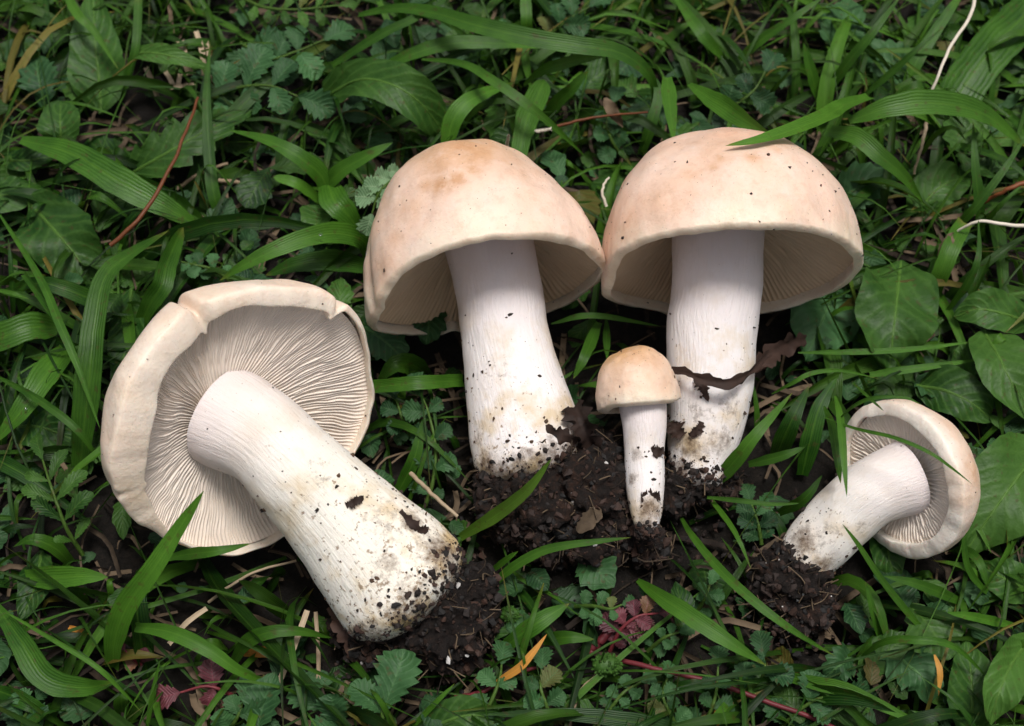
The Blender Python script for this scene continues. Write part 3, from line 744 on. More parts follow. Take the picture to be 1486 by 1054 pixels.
B('upright grass blade at the top left beside the big upright leaf', [(172, 145), (188, 102), (198, 61), (201, -10)], 13, (6, 22, 30), kind='band', tint=0.45)
B('long wide blade running diagonally above the left cap', [(30, 203), (102, 222), (171, 262), (239, 299), (300, 336)], 44, (20, 26, 10), kind='lance', tint=0.5, fold=0.15)
B('tall dark blade standing behind the left cap beside the rusty stalk', [(332, 322), (312, 290), (303, 215), (300, 140), (305, 60)], 19, (4, 24, 32), tint=0.25)
B('leaf blade with brown curled tip above the left cap', [(482, 300), (468, 258), (443, 234), (415, 216), (377, 200), (332, 189)], 30, (12, 34, 28), tint=0.65, twist=25)
B('short bright blade with cut end beside the left of the middle cap', [(468, 294), (447, 277), (428, 265), (397, 257)], 16, (14, 24, 26), tint=0.95, kind='blunt')
B('pointed blade aimed at the top of the middle cap', [(466, 280), (492, 250), (531, 227), (570, 207)], 26, (16, 32, 38), tint=0.65)
B('drooping broad blade wrapped behind the left of the middle cap', [(474, 262), (485, 290), (505, 312), (530, 345)], 44, (20, 24, 10), tint=0.45)
B('arching glossy blade just above the left cap', [(540, 385), (528, 350), (490, 338), (448, 344), (402, 361), (355, 384), (318, 408)], 34, (6, 34, 24), tint=0.7)
B('dark blade under the arching one behind the left cap', [(540, 388), (480, 378), (430, 384), (385, 400)], 34, (8, 18, 12), tint=0.2)
# top middle
B('longest arching blade sweeping over the top centre', [(520, 22), (575, 12), (632, 19), (690, 36), (777, 56), (847, 67), (900, 76), (936, 101), (950, 130), (944, 165)], 28, (20, 44, 8), kind='lance', tint=0.6)
B('matte blade lying under the longest arching blade', [(535, 108), (595, 80), (655, 63), (725, 63), (800, 70)], 22, (14, 26, 18), kind='lance', tint=0.55)
B('straight blade rising to the top edge left of centre', [(482, 95), (550, 52), (620, 17), (660, -12)], 15, (16, 32, 34), tint=0.4)
B('slim blade slanting down behind the middle cap', [(612, 86), (672, 93), (718, 119), (767, 154), (809, 189), (850, 228)], 15, (26, 40, 12), kind='lance', tint=0.55)
B('flat bent blade emerging behind the top of the middle cap', [(648, 218), (656, 178), (676, 150), (707, 134), (748, 119)], 30, (18, 30, 20), tint=0.65)
B('broad upright blade right behind the middle cap', [(752, 225), (764, 176), (779, 142), (790, 116)], 34, (20, 28, 34), tint=0.75, kind='blunt')
B('pointed blade leaning right between the two big caps at the back', [(790, 172), (810, 148), (830, 129), (853, 103)], 24, (8, 24, 34), tint=0.45)
B('curled blade meeting the longest arching blade', [(760, 124), (785, 104), (812, 94), (865, 80), (902, 77)], 17, (18, 34, 34), kind='lance', tint=0.6, twist=40)
B('upright strip of blade at the top edge above the middle cap', [(765, 60), (764, 30), (762, -12)], 17, (10, 20, 24), kind='band', tint=0.7)
B('short blade hanging point down behind the right cap', [(968, 112), (972, 150), (978, 205)], 24, (44, 50, 52), tint=0.75)
B('dark blade behind the right cap under the hanging one', [(930, 225), (945, 180), (955, 130), (930, 95)], 18, (6, 20, 22), tint=0.3)
# top right
B('folded blade whose tip lies across the top of the right cap', [(1262, 140), (1225, 152), (1198, 168), (1157, 185), (1105, 202), (1052, 212)], 30, (40, 78, 88), tint=0.75, roll=20)
B('big glossy arching blade at the upper right', [(1232, 176), (1293, 155), (1362, 149), (1430, 166), (1490, 215)], 38, (44, 50, 26), tint=0.6, kind='lance')
B('blade drooping to the right of the right cap from the same tuft', [(1198, 190), (1242, 198), (1276, 225), (1310, 254), (1340, 294)], 29, (40, 44, 24), tint=0.6, twist=20)
B('twisted blade dipping behind the top of the right cap', [(1000, 122), (1030, 142), (1054, 157), (1088, 180), (1130, 204)], 30, (46, 62, 64), tint=0.7, twist=60, kind='lance')
B('yellow-green blade crossing at the top right of centre', [(976, -10), (1020, 51), (1066, 102)], 18, (24, 26, 6), tint=0.8, kind='lance')
B('thin blade rising right from the crossing at the top', [(1062, 96), (1105, 58), (1150, 27), (1200, -8)], 15, (8, 26, 34), tint=0.55)
B('straight blade leaning to the top edge right of the grey-green leaf', [(1196, 140), (1232, 89), (1269, 44), (1310, -10)], 16, (10, 32, 40), tint=0.6)
B('thin blade pointing up right toward the white straw', [(1250, 142), (1293, 106), (1327, 75), (1370, 39)], 11, (20, 36, 44), tint=0.5)
B('upright short blade between the two straight ones at the top right', [(1190, 150), (1176, 100), (1166, 62)], 18, (8, 22, 30), tint=0.5)
B('upright narrow blade at the right between straw and red stalk', [(1424, 345), (1421, 297), (1415, 239), (1412, 176)], 17, (6, 24, 34), tint=0.45)
B('narrow blade leaning in from the right edge over the red stalk', [(1376, 340), (1416, 300), (1457, 246), (1490, 196)], 14, (10, 30, 36), tint=0.55)
B('thin dark blade at the right edge parallel to the leaning one', [(1424, 330), (1450, 300), (1490, 262)], 8, (10, 24, 30), tint=0.4)
B('broad soft blade crossing the top right corner', [(1350, 200), (1390, 140), (1440, 70), (1500, 10)], 64, (4, 18, 20), tint=0.5, kind='band')
B('dull blade at the top edge left of the white straw', [(1310, 150), (1330, 90), (1375, 20), (1400, -15)], 20, (4, 20, 24), tint=0.5)
# right, below the right cap
B('straight thin blade lying level across the big toothless leaf', [(1158, 512), (1235, 511), (1321, 507), (1422, 495)], 9, (14, 20, 18), tint=0.6, kind='lance')
B('wider level blade just under the straight thin one', [(1262, 544), (1321, 536), (1428, 521)], 13, (14, 18, 18), tint=0.75)
B('hair-thin blade bending over right of the right stem', [(1120, 572), (1150, 556), (1178, 542), (1221, 538), (1276, 550)], 7, (16, 26, 16), tint=0.6, kind='lance')
B('yellowish blade standing right of the right cap', [(1348, 433), (1366, 394), (1381, 357), (1400, 322)], 27, (6, 22, 22), tint=0.9, kind='band')
B('slim bent blade next to the yellowish one at the right', [(1376, 450), (1406, 408), (1420, 371), (1420, 318)], 12, (10, 28, 30), tint=0.5)
B('wisp of grass lying over the small lower right cap', [(1196, 606), (1241, 622), (1297, 635), (1349, 657), (1382, 680), (1411, 703)], 6, (44, 64, 56), tint=0.45, kind='lance')
B('drooping blade left of the small lower right cap', [(1212, 575), (1219, 606), (1224, 661), (1229, 722)], 12, (46, 52, 50), tint=0.55, kind='lance')
B('second drooping blade tight against the first, left of that cap', [(1196, 590), (1208, 620), (1215, 665), (1220, 702)], 14, (34, 44, 40), tint=0.4, kind='lance')
B('tiny blade crossing the top rim of the lower right cap', [(1238, 556), (1264, 580), (1283, 597)], 5, (56, 62, 62), tint=0.5)
B('dark wiry blade curved along the top of the lower right cap', [(1216, 610), (1238, 590), (1267, 578), (1312, 577), (1338, 588)], 6, (48, 66, 68), tint=0.3, kind='lance')
B('sharp blade with its tip on the lower right stem', [(1352, 928), (1312, 883), (1275, 835), (1245, 790), (1222, 760)], 11, (10, 30, 42), tint=0.5)
B('upright blade below the lower right cap beside the sharp one', [(1284, 945), (1268, 890), (1256, 845)], 13, (6, 18, 24), tint=0.6)
B('wavy blade hanging below the right of the lower right cap', [(1440, 868), (1408, 831), (1399, 787), (1404, 744)], 11, (10, 26, 36), tint=0.45)
B('blade slanting under the lower right cap', [(1400, 876), (1338, 850), (1282, 836)], 17, (8, 20, 24), tint=0.5)
B('pale-tipped blade pointing left near the right edge', [(1470, 908), (1415, 896), (1374, 889)], 15, (10, 20, 24), tint=0.55)
B('long slim blade passing below the lower right soil clod', [(985, 745), (1006, 780), (1048, 830), (1102, 879), (1155, 918), (1213, 953)], 14, (6, 34, 22), tint=0.55, kind='lance')
B('broad blade pointing right below the middle soil', [(925, 842), (960, 867), (1006, 897), (1059, 932), (1112, 966)], 27, (12, 26, 20), tint=0.75, kind='lance')
B('thin level blade right of the right stem base', [(1026, 722), (1076, 727), (1120, 732), (1168, 730)], 8, (14, 20, 18), tint=0.55)
B('short stiff blade running to the lower right soil clod', [(1026, 718), (1055, 755), (1073, 785), (1090, 826)], 9, (8, 22, 20), tint=0.6)
B('bright blade fanning up right of the right stem base', [(1022, 715), (1064, 672), (1097, 631), (1150, 570)], 24, (6, 30, 34), tint=0.65)
B('dark wide blade behind the bright fanning one', [(1125, 668), (1138, 636), (1152, 604), (1174, 560)], 32, (4, 22, 26), tint=0.25)
B('short pointed blade level between right stem and lower right stem', [(1086, 674), (1134, 662), (1168, 649)], 16, (14, 22, 24), tint=0.6)
B('curved short blade above the lower right stem base', [(1130, 745), (1167, 724), (1193, 690)], 17, (6, 22, 26), tint=0.5)
B('dark leaning blade between right stem and lower right cap', [(1164, 690), (1176, 640), (1190, 590), (1214, 548)], 30, (4, 18, 22), tint=0.2)
# bottom
B('pointed hero blade standing before the left cap gills', [(163, 970), (166, 925), (184, 879), (220, 829), (263, 762), (296, 712)], 38, (4, 40, 66), tint=0.65)
B('short blade tucked under the lower rim of the left cap', [(246, 809), (284, 803), (319, 799), (364, 789)], 18, (24, 34, 32), tint=0.6)
B('striped blade bending over below the left cap', [(196, 910), (248, 918), (302, 943), (348, 974), (396, 993)], 24, (20, 26, 8), tint=0.65)
B('arched blade below the left stem', [(338, 962), (358, 932), (390, 918), (433, 916), (482, 926)], 23, (4, 24, 14), tint=0.65)
B('wide dull blade at the bottom left corner', [(-8, 876), (28, 928), (64, 982), (117, 998), (168, 990)], 38, (20, 22, 8), tint=0.4, kind='lance')
B('thin stalk-like blade crossing the bottom left corner', [(8, 888), (71, 925), (135, 964), (170, 996), (206, 1034)], 8, (26, 30, 14), tint=0.7, kind='lance')
B('triangular blade pointing right under the pinnate leaf at left', [(36, 838), (80, 838), (118, 836), (157, 838)], 36, (8, 18, 20), tint=0.7)
B('tiny upright striped blade at the bottom left', [(213, 1060), (222, 1005), (232, 958)], 8, (4, 14, 22), tint=0.85)
B('curved blade lying over the front of the middle soil', [(708, 856), (746, 822), (795, 797), (858, 787), (916, 780)], 15, (10, 26, 30), tint=0.6)
B('olive blade leaning against the middle soil', [(668, 780), (725, 744), (767, 709), (800, 666)], 21, (10, 34, 52), tint=0.85, yellow=0.12)
B('folded blade slanting below the middle soil', [(720, 948), (777, 906), (826, 876)], 27, (5, 16, 16), tint=0.45, kind='lance')
B('level blade right of the yellow leaf', [(788, 930), (822, 925), (862, 928)], 22, (8, 16, 16), tint=0.5)
B('glossy blade at the bottom right with water beads', [(1112, 974), (1172, 989), (1222, 1000), (1279, 1024), (1350, 1058)], 22, (12, 22, 18), tint=0.7, kind='lance')
B('arching thin blade over the bottom right leaves', [(1240, 962), (1282, 932), (1332, 929), (1385, 939), (1436, 986)], 12, (6, 30, 16), tint=0.55, kind='lance')
B('short thin blade slanting across the bottom centre', [(594, 1060), (630, 1022), (660, 992)], 9, (6, 16, 20), tint=0.7)
B('dark blade at the far bottom left corner', [(-10, 1000), (40, 1020), (90, 1050)], 26, (10, 16, 8), tint=0.3)
# between the mushrooms
B('glossy level blade between the left cap and the middle stem', [(672, 552), (606, 556), (536, 562)], 21, (18, 26, 20), tint=0.6, kind='band')
B('upright blade between the left stem and the middle stem', [(577, 716), (601, 666), (614, 608)], 22, (4, 16, 22), tint=0.5)
B('blade pointing up behind the small button', [(869, 468), (850, 514), (832, 550)], 18, (20, 26, 22), tint=0.65)
B('thin vertical blade between the two thick stems', [(880, 465), (881, 522)], 11, (18, 22, 20), tint=0.4, kind='lance')
B('dark blade crossing under the middle and right caps', [(800, 470), (860, 458), (960, 474)], 9, (24, 28, 20), tint=0.6, kind='lance')
B('small blade right of the left soil clod', [(712, 830), (735, 812), (752, 800)], 10, (10, 18, 22), tint=0.6)

# ---------------------------------------------------------------- broad leaves
def broad_leaf(label, pts, w, hs=(4, 14, 10), kind='ovate', mat=None, tint=None, teeth=0, tooth=0.0, fold=0.25, wave=0.05, cup=0.0, roll=0, name='broad_leaf', n=None, cat='leaf', group='broad leaves in the turf', rib=True):
    n = n or (teeth * 5 + 10 if teeth else 30)
    P = path_px(pts, hs, n); wm = w * pxm(P[n // 2])
    t = rt() if tint is None else (tint, rng.uniform(0.4, 0.65), 0)
    v, f, u, tt = strip_arrays(P, wm, kind, None, fold, roll, 0, teeth, tooth, wave * 1.5, 9, t, rng.uniform(0, 9), cup=cup, ragged=0.07)
    o = link_mesh(name, v, f, mat or M_BROAD, uv=u, tint=tt)
    tag(o, label, cat, group)
    if rib:
        c = v.reshape(n, 9, 3)[:, 4].copy(); c[:, 2] -= 0.0003
        vv, ff, uu, t2 = tube_arrays(c[:-1], np.linspace(0.0009, 0.0003, n - 1), 6, (min(1, t[0] + 0.4), 0.8, 0.05))
        link_mesh('midrib', vv, ff, mat or M_BROAD, o, uv=uu, tint=t2)
    return o
L_ = broad_leaf
L_('big upright leaf with pale midrib at the top left', [(146, 165), (142, 110), (137, 60), (134, -20)], 84, (6, 18, 22), tint=0.45)
L_('lobed toothed leaf crossed by the rusty stalk', [(180, 256), (239, 222), (300, 188), (366, 160)], 66, (10, 22, 18), tint=0.5, teeth=6, tooth=0.5, mat=M_BROAD)
L_('rounded spoon-shaped leaf near the left edge', [(95, 228), (88, 200), (86, 175), (88, 148)], 64, (8, 22, 20), 'obovate', tint=0.4)
L_('dark toothed leaf above the spoon-shaped leaf', [(66, 160), (60, 132), (54, 108), (52, 82)], 54, (8, 18, 16), 'obovate', M_BLUE, 0.3, 6, 0.4)
L_('large curled leaf at the left edge beneath the long thin blade', [(40, 292), (80, 336), (110, 372), (140, 422)], 104, (14, 18, 6), tint=0.35, wave=0.09)
L_('blunt leaf cut off by the left edge', [(-50, 290), (-10, 284), (30, 280), (66, 268)], 56, (12, 16, 12), tint=0.35)
L_('dark narrow leaf under the left end of the long diagonal blade', [(0, 232), (40, 232), (80, 226)], 34, (8, 12, 10), tint=0.15)
L_('dark leaf behind the left cap beside the wide upright blade', [(190, 420), (186, 470), (178, 520), (165, 560)], 52, (8, 12, 6), tint=0.2)
L_('dark wide leaf left of the left cap under the crossing thin blades', [(20, 618), (60, 620), (110, 640)], 62, (8, 12, 6), tint=0.15)
L_('pale-backed oval leaf lying over straw at the top left', [(190, 78), (220, 76), (260, 84), (306, 100)], 30, (20, 28, 22), tint=0.9)
L_('hairy arching leaf left of the middle cap top', [(470, 140), (520, 114), (570, 122), (612, 150), (646, 194)], 66, (16, 40, 18), 'blunt', tint=0.5)
L_('large bluish leaf under the right rim of the right cap', [(1228, 400), (1205, 440), (1188, 480), (1168, 522)], 108, (3, 10, 8), 'ovate', M_BLUE, 0.75, wave=0.07)
L_('large puckered leaf right of the bluish one', [(1308, 380), (1304, 430), (1298, 480), (1290, 540)], 124, (12, 22, 12), tint=0.55, wave=0.08)
L_('soft rounded leaf at the right edge above the pale one', [(1500, 470), (1460, 455), (1420, 448), (1385, 460)], 62, (10, 20, 14), tint=0.6)
L_('pale broad leaf cut by the right edge, mid height', [(1428, 480), (1448, 510), (1470, 555), (1510, 620)], 88, (14, 24, 14), tint=0.85)
L_('big light leaf behind the lower right cap at the right edge', [(1520, 640), (1480, 690), (1440, 745), (1398, 806)], 128, (14, 20, 8), tint=0.9, fold=0.12)
L_('dark leaf under the lower right cap', [(1300, 760), (1290, 800), (1300, 840)], 60, (6, 10, 6), tint=0.3)
L_('leaf lying below the big light leaf at the right edge', [(1500, 860), (1460, 840), (1420, 820)], 62, (6, 14, 10), tint=0.5)
L_('pale curled leaf at the bottom right corner', [(1500, 925), (1474, 960), (1452, 1005), (1438, 1052)], 66, (12, 26, 18), 'ovate', tint=0.95, fold=0.5)
L_('dark olive leaf left of the pale curled one', [(1412, 1075), (1412, 1020), (1410, 975), (1404, 928)], 76, (8, 16, 14), tint=0.35)
L_('jagged leaf at the bottom right beneath the arching thin blade', [(1292, 940), (1315, 962), (1340, 985), (1350, 1020)], 66, (8, 16, 10), 'ovate', M_BLUE, 0.6, 5, 0.5)
L_('dark bushy leaf below the lower right clod', [(1240, 950), (1220, 965), (1195, 985)], 48, (6, 12, 8), 'ovate', M_BLUE, 0.5, 6, 0.4)
L_('dark leaf above the lower right cap with a dry tip across it', [(1330, 560), (1370, 565), (1412, 585), (1440, 610)], 74, (10, 16, 10), tint=0.3)
L_('woolly grey-green leaf at the top right', [(1215, 70), (1222, 45), (1228, 22), (1232, -5)], 66, (8, 16, 12), 'ovate', M_BLUE, 1.0, 8, 0.25)
L_('soft leaf under the white straw at the top right', [(1330, 120), (1300, 95), (1270, 80), (1240, 85)], 60, (6, 12, 8), 'ovate', M_BLUE, 0.9, 8, 0.25)
L_('soft leaf right of the right cap below the drooping blade', [(1210, 300), (1240, 275), (1270, 262), (1300, 270)], 62, (6, 14, 10), 'ovate', M_BLUE, 0.8, 6, 0.25)
L_('soft rounded leaf near the white straw base', [(1330, 320), (1350, 285), (1380, 262), (1410, 258)], 70, (4, 12, 8), 'ovate', M_BROAD, 0.7)
L_('large dark leaf at the bottom centre edge', [(600, 1070), (650, 1046), (690, 1038), (730, 1050)], 60, (6, 12, 10), tint=0.5)
L_('dark folded leaf behind the left clod and middle soil', [(660, 905), (690, 915), (730, 905), (770, 880)], 40, (4, 10, 8), tint=0.35)
L_('round dark leaf under the left rim of the middle cap', [(520, 470), (545, 485), (570, 505), (590, 530)], 60, (8, 12, 8), 'ovate', M_BLUE, 0.4, 6, 0.3)
L_('dark leaf hidden below the middle cap rim', [(620, 440), (622, 470), (618, 500)], 50, (10, 14, 10), 'ovate', M_BLUE, 0.35, 5, 0.3)
L_('dark leaf at the left below the pinnate leaf', [(60, 800), (50, 850), (30, 900)], 50, (4, 8, 6), tint=0.15)

# ---------------------------------------------------------------- pinnate leaves: stalk with toothed leaflets
def leaflet_arrays(base, d, up, L, W, t, droop=0.15, teeth=6, tooth=0.42):
    n = teeth * 4 + 4
    pts = [base, base + d * L * 0.35 + up * L * 0.06, base + d * L * 0.7 + up * L * 0.04, base + d * L - up * L * droop]
    return strip_arrays(catmull(pts, n), W, 'obovate', up, 0.35, rng.uniform(-15, 15), 0, teeth, tooth, 0.04, 7, t, rng.uniform(0, 9))
def pinnate_leaf(label, pts, hs, pairs, lpx, ratio=0.72, mat=None, tint=0.5, stemmat=None, teeth=6, spread=60, terminal=True, name='pinnate_leaf', start=0.15, group='toothed compound leaves'):
    P = path_px(pts, hs, 30); mat = mat or M_BLUE
    root = empty(name, P[0]); tag(root, label, 'leaf', group)
    s = pxm(P[15])
    v, f, u, t = tube_arrays(P, np.linspace(0.0008, 0.00035, 30), 6, (0.7, 0.6, 0.1))
    link_mesh('stalk', v, f, stemmat or M_BROAD, root, uv=u, tint=t)
    T = np.gradient(P, axis=0)
    for k in range(pairs):
        i = int(29 * (start + (0.97 - start) * (k / max(1, pairs - (0 if terminal else 1)))))
        i = min(i, 28)
        tv = unit(T[i]); up = unit(np.array([0, -0.3, 0.95]) + rng.normal(0, 0.12, 3)); side = unit(np.cross(tv, up))
        grow = 0.7 + 0.3 * math.sin(math.pi * (k + 0.8) / (pairs + 0.6))
        for sg in (-1, 1):
            a = math.radians(spread + rng.uniform(-20, 20))
            d = unit(tv * math.cos(a) + side * sg * math.sin(a) + up * rng.uniform(-0.05, 0.2))
            L = lpx * s * grow * rng.uniform(0.7, 1.15)
            v, f, u, t = leaflet_arrays(P[i], d, up, L, L * ratio, (min(1, max(0, tint + rng.uniform(-.3, .3))), rng.uniform(0.25, 0.75), 0.4 * (rng.uniform() < 0.06)), teeth=teeth)
            link_mesh('leaflet', v, f, mat, root, uv=u, tint=t)
    if terminal:
        tv = unit(T[-1]); up = unit(np.array([0, -0.3, 0.95])); L = lpx * s * 0.95
        v, f, u, t = leaflet_arrays(P[-1], tv, up, L, L * ratio, (tint, 0.5, 0), teeth=teeth)
        link_mesh('leaflet', v, f, mat, root, uv=u, tint=t)
    return root
N_ = pinnate_leaf
N_('compound leaf fanned out at the left edge below the left cap', [(120, 805), (98, 770), (84, 735), (72, 700), (62, 668)], (6, 22, 22), 4, 62, 0.36, M_BROAD, 0.5, spread=48, teeth=8)
N_('toothed compound leaf with two large upright leaflets at the bottom centre', [(560, 1075), (555, 1040), (552, 1015)], (8, 18, 18), 1, 92, 0.62, M_BLUE, 0.75, spread=22, terminal=False, teeth=7, start=0.6)
N_('toothed compound leaf at the bottom left of the left soil clod', [(520, 1075), (490, 1048), (468, 1030)], (6, 14, 14), 1, 66, 0.7, M_BLUE, 0.7, spread=40, teeth=7, start=0.4)
N_('blue-green compound leaf above the top of the left cap', [(300, 150), (345, 128), (392, 125), (432, 140)], (10, 22, 22), 3, 60, 0.72, M_BLUE, 0.45, spread=62)
N_('blue-green compound leaf at the top left centre', [(345, 60), (390, 85), (430, 75), (470, 58)], (10, 20, 20), 3, 54, 0.72, M_BLUE, 0.55, spread=65)
N_('feathery leaf at the top edge left of centre', [(340, -10), (380, 10), (430, 14), (490, 8)], (12, 22, 22), 6, 30, 0.5, M_BROAD, 0.7, spread=60, teeth=4)
N_('dark compound leaf between the left cap and its arching blade', [(440, 300), (455, 322), (450, 350)], (6, 12, 10), 2, 40, 0.7, M_BLUE, 0.25)
N_('small ferny leaf just above the left cap edge', [(340, 412), (310, 392), (285, 385), (262, 380)], (10, 18, 18), 4, 24, 0.7, M_BLUE, 0.9, teeth=4)
N_('ferny compound leaf between the left stem and middle stem', [(615, 740), (628, 700), (632, 650), (622, 600), (612, 575)], (5, 16, 20), 4, 42, 0.78, M_BLUE, 0.45, spread=65)
N_('dark ferny leaf beside the right rim of the left cap', [(600, 640), (585, 610), (575, 580)], (5, 14, 16), 3, 34, 0.75, M_BLUE, 0.3, spread=65)
N_('compound leaf between the caps at the back', [(900, 225), (888, 205), (880, 180), (890, 150)], (8, 18, 20), 3, 36, 0.75, M_BLUE, 0.35)
N_('compound leaf at the top above the right cap', [(1040, 165), (1070, 150), (1095, 130), (1110, 105)], (14, 22, 24), 2, 46, 0.8, M_BLUE, 0.35)
N_('compound leaf at the top centre behind the longest arching blade', [(790, 60), (810, 40), (830, 25), (855, 10)], (10, 18, 20), 3, 40, 0.75, M_BLUE, 0.6)
N_('compound leaf at the bottom under the yellow leaf', [(690, 1060), (712, 1020), (725, 985), (728, 965)], (6, 14, 14), 2, 42, 0.8, M_BLUE, 0.6)
N_('compound leaf right of the yellow leaf', [(800, 1060), (795, 1030), (785, 1000), (786, 972)], (6, 14, 14), 3, 38, 0.85, M_BLUE, 0.5, spread=70)
N_('small scalloped leaf right of the green bud at the bottom', [(860, 1060), (885, 1030), (905, 1005), (930, 990)], (6, 14, 14), 4, 27, 0.9, M_BLUE, 0.75, spread=75, teeth=5)
N_('small scalloped leaf at the bottom right of the green bud', [(985, 1062), (972, 1035), (962, 1010), (968, 985)], (6, 14, 14), 3, 30, 0.9, M_BLUE, 0.85, spread=72, teeth=5)
N_('ferny leaf between green bud and dark red tuft', [(835, 880), (862, 880), (885, 884), (902, 878)], (8, 16, 16), 3, 26, 0.75, M_BLUE, 0.75, spread=65, teeth=5)
N_('ferny leaf at the right of the dark red tuft', [(940, 945), (965, 925), (985, 918)], (6, 14, 14), 3, 26, 0.8, M_BLUE, 0.85, teeth=5)
N_('compound leaf on the red runner below the lower right clod', [(1070, 1010), (1100, 990), (1110, 972), (1108, 955)], (5, 16, 18), 2, 44, 0.72, M_BLUE, 0.35, spread=60)
N_('dark compound leaf on the red runner at the bottom right', [(1130, 1060), (1155, 1035), (1185, 1015), (1215, 1010)], (5, 15, 18), 2, 50, 0.75, M_BLUE, 0.35, spread=65)
N_('compound leaf at the bottom edge left of the runner', [(1010, 1065), (1030, 1035), (1040, 1000), (1042, 968)], (5, 14, 16), 3, 34, 0.85, M_BLUE, 0.55, spread=68)
N_('faint compound leaf beside the lower right soil clod', [(1010, 890), (1022, 870), (1030, 850)], (4, 10, 12), 3, 26, 0.7, M_BLUE, 0.9, teeth=5)
N_('compound leaf right of the right stem base', [(1105, 790), (1100, 760), (1090, 730)], (3, 8, 8), 3, 34, 0.75, M_BLUE, 0.3)
N_('clustered leaflets under the bottom of the left stem', [(330, 1065), (345, 1040), (352, 1020)], (5, 12, 12), 2, 44, 0.85, M_BLUE, 0.6)
N_('low toothed leaf in the bottom left corner', [(30, 1065), (36, 1040), (52, 1018)], (5, 12, 14), 3, 36, 0.8, M_BLUE, 0.45)
N_('dark red leaflets at the bottom left under the straw', [(360, 1022), (330, 1006), (300, 996), (262, 1005)], (5, 12, 12), 2, 40, 0.9, M_RED, 0.6, stemmat=M_REDSTEM, spread=70, teeth=4)
N_('tiny purple leaflets beside the pointed hero blade', [(205, 965), (192, 955), (182, 944)], (5, 9, 10), 1, 24, 0.8, M_RED, 0.7, stemmat=M_REDSTEM, teeth=3)
N_('dark red leafy tuft below the middle soil', [(885, 945), (900, 915), (925, 895), (955, 890)], (5, 14, 14), 5, 34, 0.8, M_RED, 0.25, stemmat=M_REDSTEM, spread=65)
N_('crinkled pale green leaf against the left side of the middle cap', [(592, 250), (570, 262), (550, 280), (540, 310)], (40, 40, 34), 4, 34, 0.95, M_FRILL, 0.6, spread=70, teeth=6)

# ---------------------------------------------------------------- dry stalks, straws, dead leaves
def stalk(label, name, cat, pts, w, hs, mat, tint=0.5, taper=0.6, group=None):
    P = path_px(pts, hs, 28); r = 0.5 * w * pxm(P[14])
    wob = np.array([[mn.noise(Vector((i * 0.35, w, 1))), mn.noise(Vector((i * 0.35, w, 5))), 0] for i in range(28)]) * r * 0.5
    v, f, u, t = tube_arrays(P + wob, np.linspace(r, r * taper, 28), 7, (tint, 0.5, 0))
    return tag(link_mesh(name, v, f, mat, uv=u, tint=t), label, cat, group)
stalk('rust-brown bent stalk slanting above the left cap', 'dry_stalk', 'stalk', [(160, 356), (205, 314), (246, 246), (270, 191), (287, 142)], 7, (30, 36, 34), M_RUST, 0.5)
stalk('thin red-brown stalk behind the gap between the big caps', 'dry_stalk', 'stalk', [(806, 184), (845, 174), (882, 168), (940, 163)], 5, (26, 28, 24), M_RUST, 0.4)
stalk('orange-red stalk entering at the right edge', 'dry_stalk', 'stalk', [(1500, 260), (1460, 276), (1424, 296)], 8, (36, 34, 24), M_RUST, 0.9)
stalk('dark red creeping runner along the bottom right', 'runner', 'stem', [(880, 952), (910, 960), (952, 971), (1031, 989), (1102, 1014), (1185, 1045), (1240, 1070)], 8, (8, 14, 10), M_REDSTEM, 0.5, 0.9)
stalk('thick reddish runner climbing to the dark red tuft', 'runner', 'stem', [(852, 948), (872, 930), (890, 908), (910, 888)], 15, (6, 10, 10), M_REDSTEM, 0.4, 0.7)
stalk('short red runner by the yellow leaf', 'runner', 'stem', [(660, 1012), (700, 1004), (750, 978), (790, 965)], 7, (6, 10, 8), M_REDSTEM, 0.6, 0.8)
stalk('brown runner below the green bud', 'runner', 'stem', [(872, 975), (845, 1000), (832, 1030), (826, 1060)], 6, (10, 10, 8), M_STRAW, 0.3, 0.8)
STR = 'dry straws on the turf'
stalk('long white straw hanging from the top right edge', 'straw', 'straw', [(1418, -15), (1406, 27), (1379, 68), (1362, 109), (1347, 145)], 6, (50, 54, 44), M_PALE, 0.7, 0.7, STR)
stalk('tan straw end below the big glossy arching blade', 'straw', 'straw', [(1345, 178), (1338, 210), (1326, 252)], 6, (30, 24, 14), M_STRAW, 0.8, 0.6, STR)
stalk('short white straw at the right edge below the red stalk', 'straw', 'straw', [(1500, 329), (1458, 326), (1425, 321), (1405, 327), (1387, 337)], 6, (30, 30, 22), M_PALE, 0.9, 0.6, STR)
def flat_straw(label, pts, w, hs, tint=0.7, mat=None):
    P = path_px(pts, hs, 20); wm = w * pxm(P[10])
    v, f, u, t = strip_arrays(P, wm, 'band', fold=0.5, m=5, tint=(tint, 0.5, 0), ragged=0.15, seed=w)
    return tag(link_mesh('straw', v, f, mat or M_STRAW, uv=u, tint=t), label, 'straw', STR)
flat_straw('flat tan straw standing at the bottom below the left stem', [(366, 1060), (405, 989), (428, 935), (446, 886)], 9, (6, 14, 18), 0.95)
flat_straw('brown straw close right of the flat tan straw', [(462, 1000), (462, 945), (458, 888)], 6, (6, 10, 12), 0.4)
stalk('thin bent straw in the dark gap under the left cap', 'straw', 'straw', [(303, 874), (335, 850), (373, 829), (430, 814)], 5, (6, 14, 14), M_STRAW, 0.7, 0.7, STR)
flat_straw('pale short straw below the left cap beside the arched blade', [(245, 935), (270, 905), (300, 883)], 8, (5, 10, 10), 1.0)
stalk('grey straw leaning between the left stem and middle soil', 'straw', 'straw', [(596, 687), (628, 718), (664, 750)], 7, (16, 20, 18), M_STRAW, 0.75, 0.8, STR)
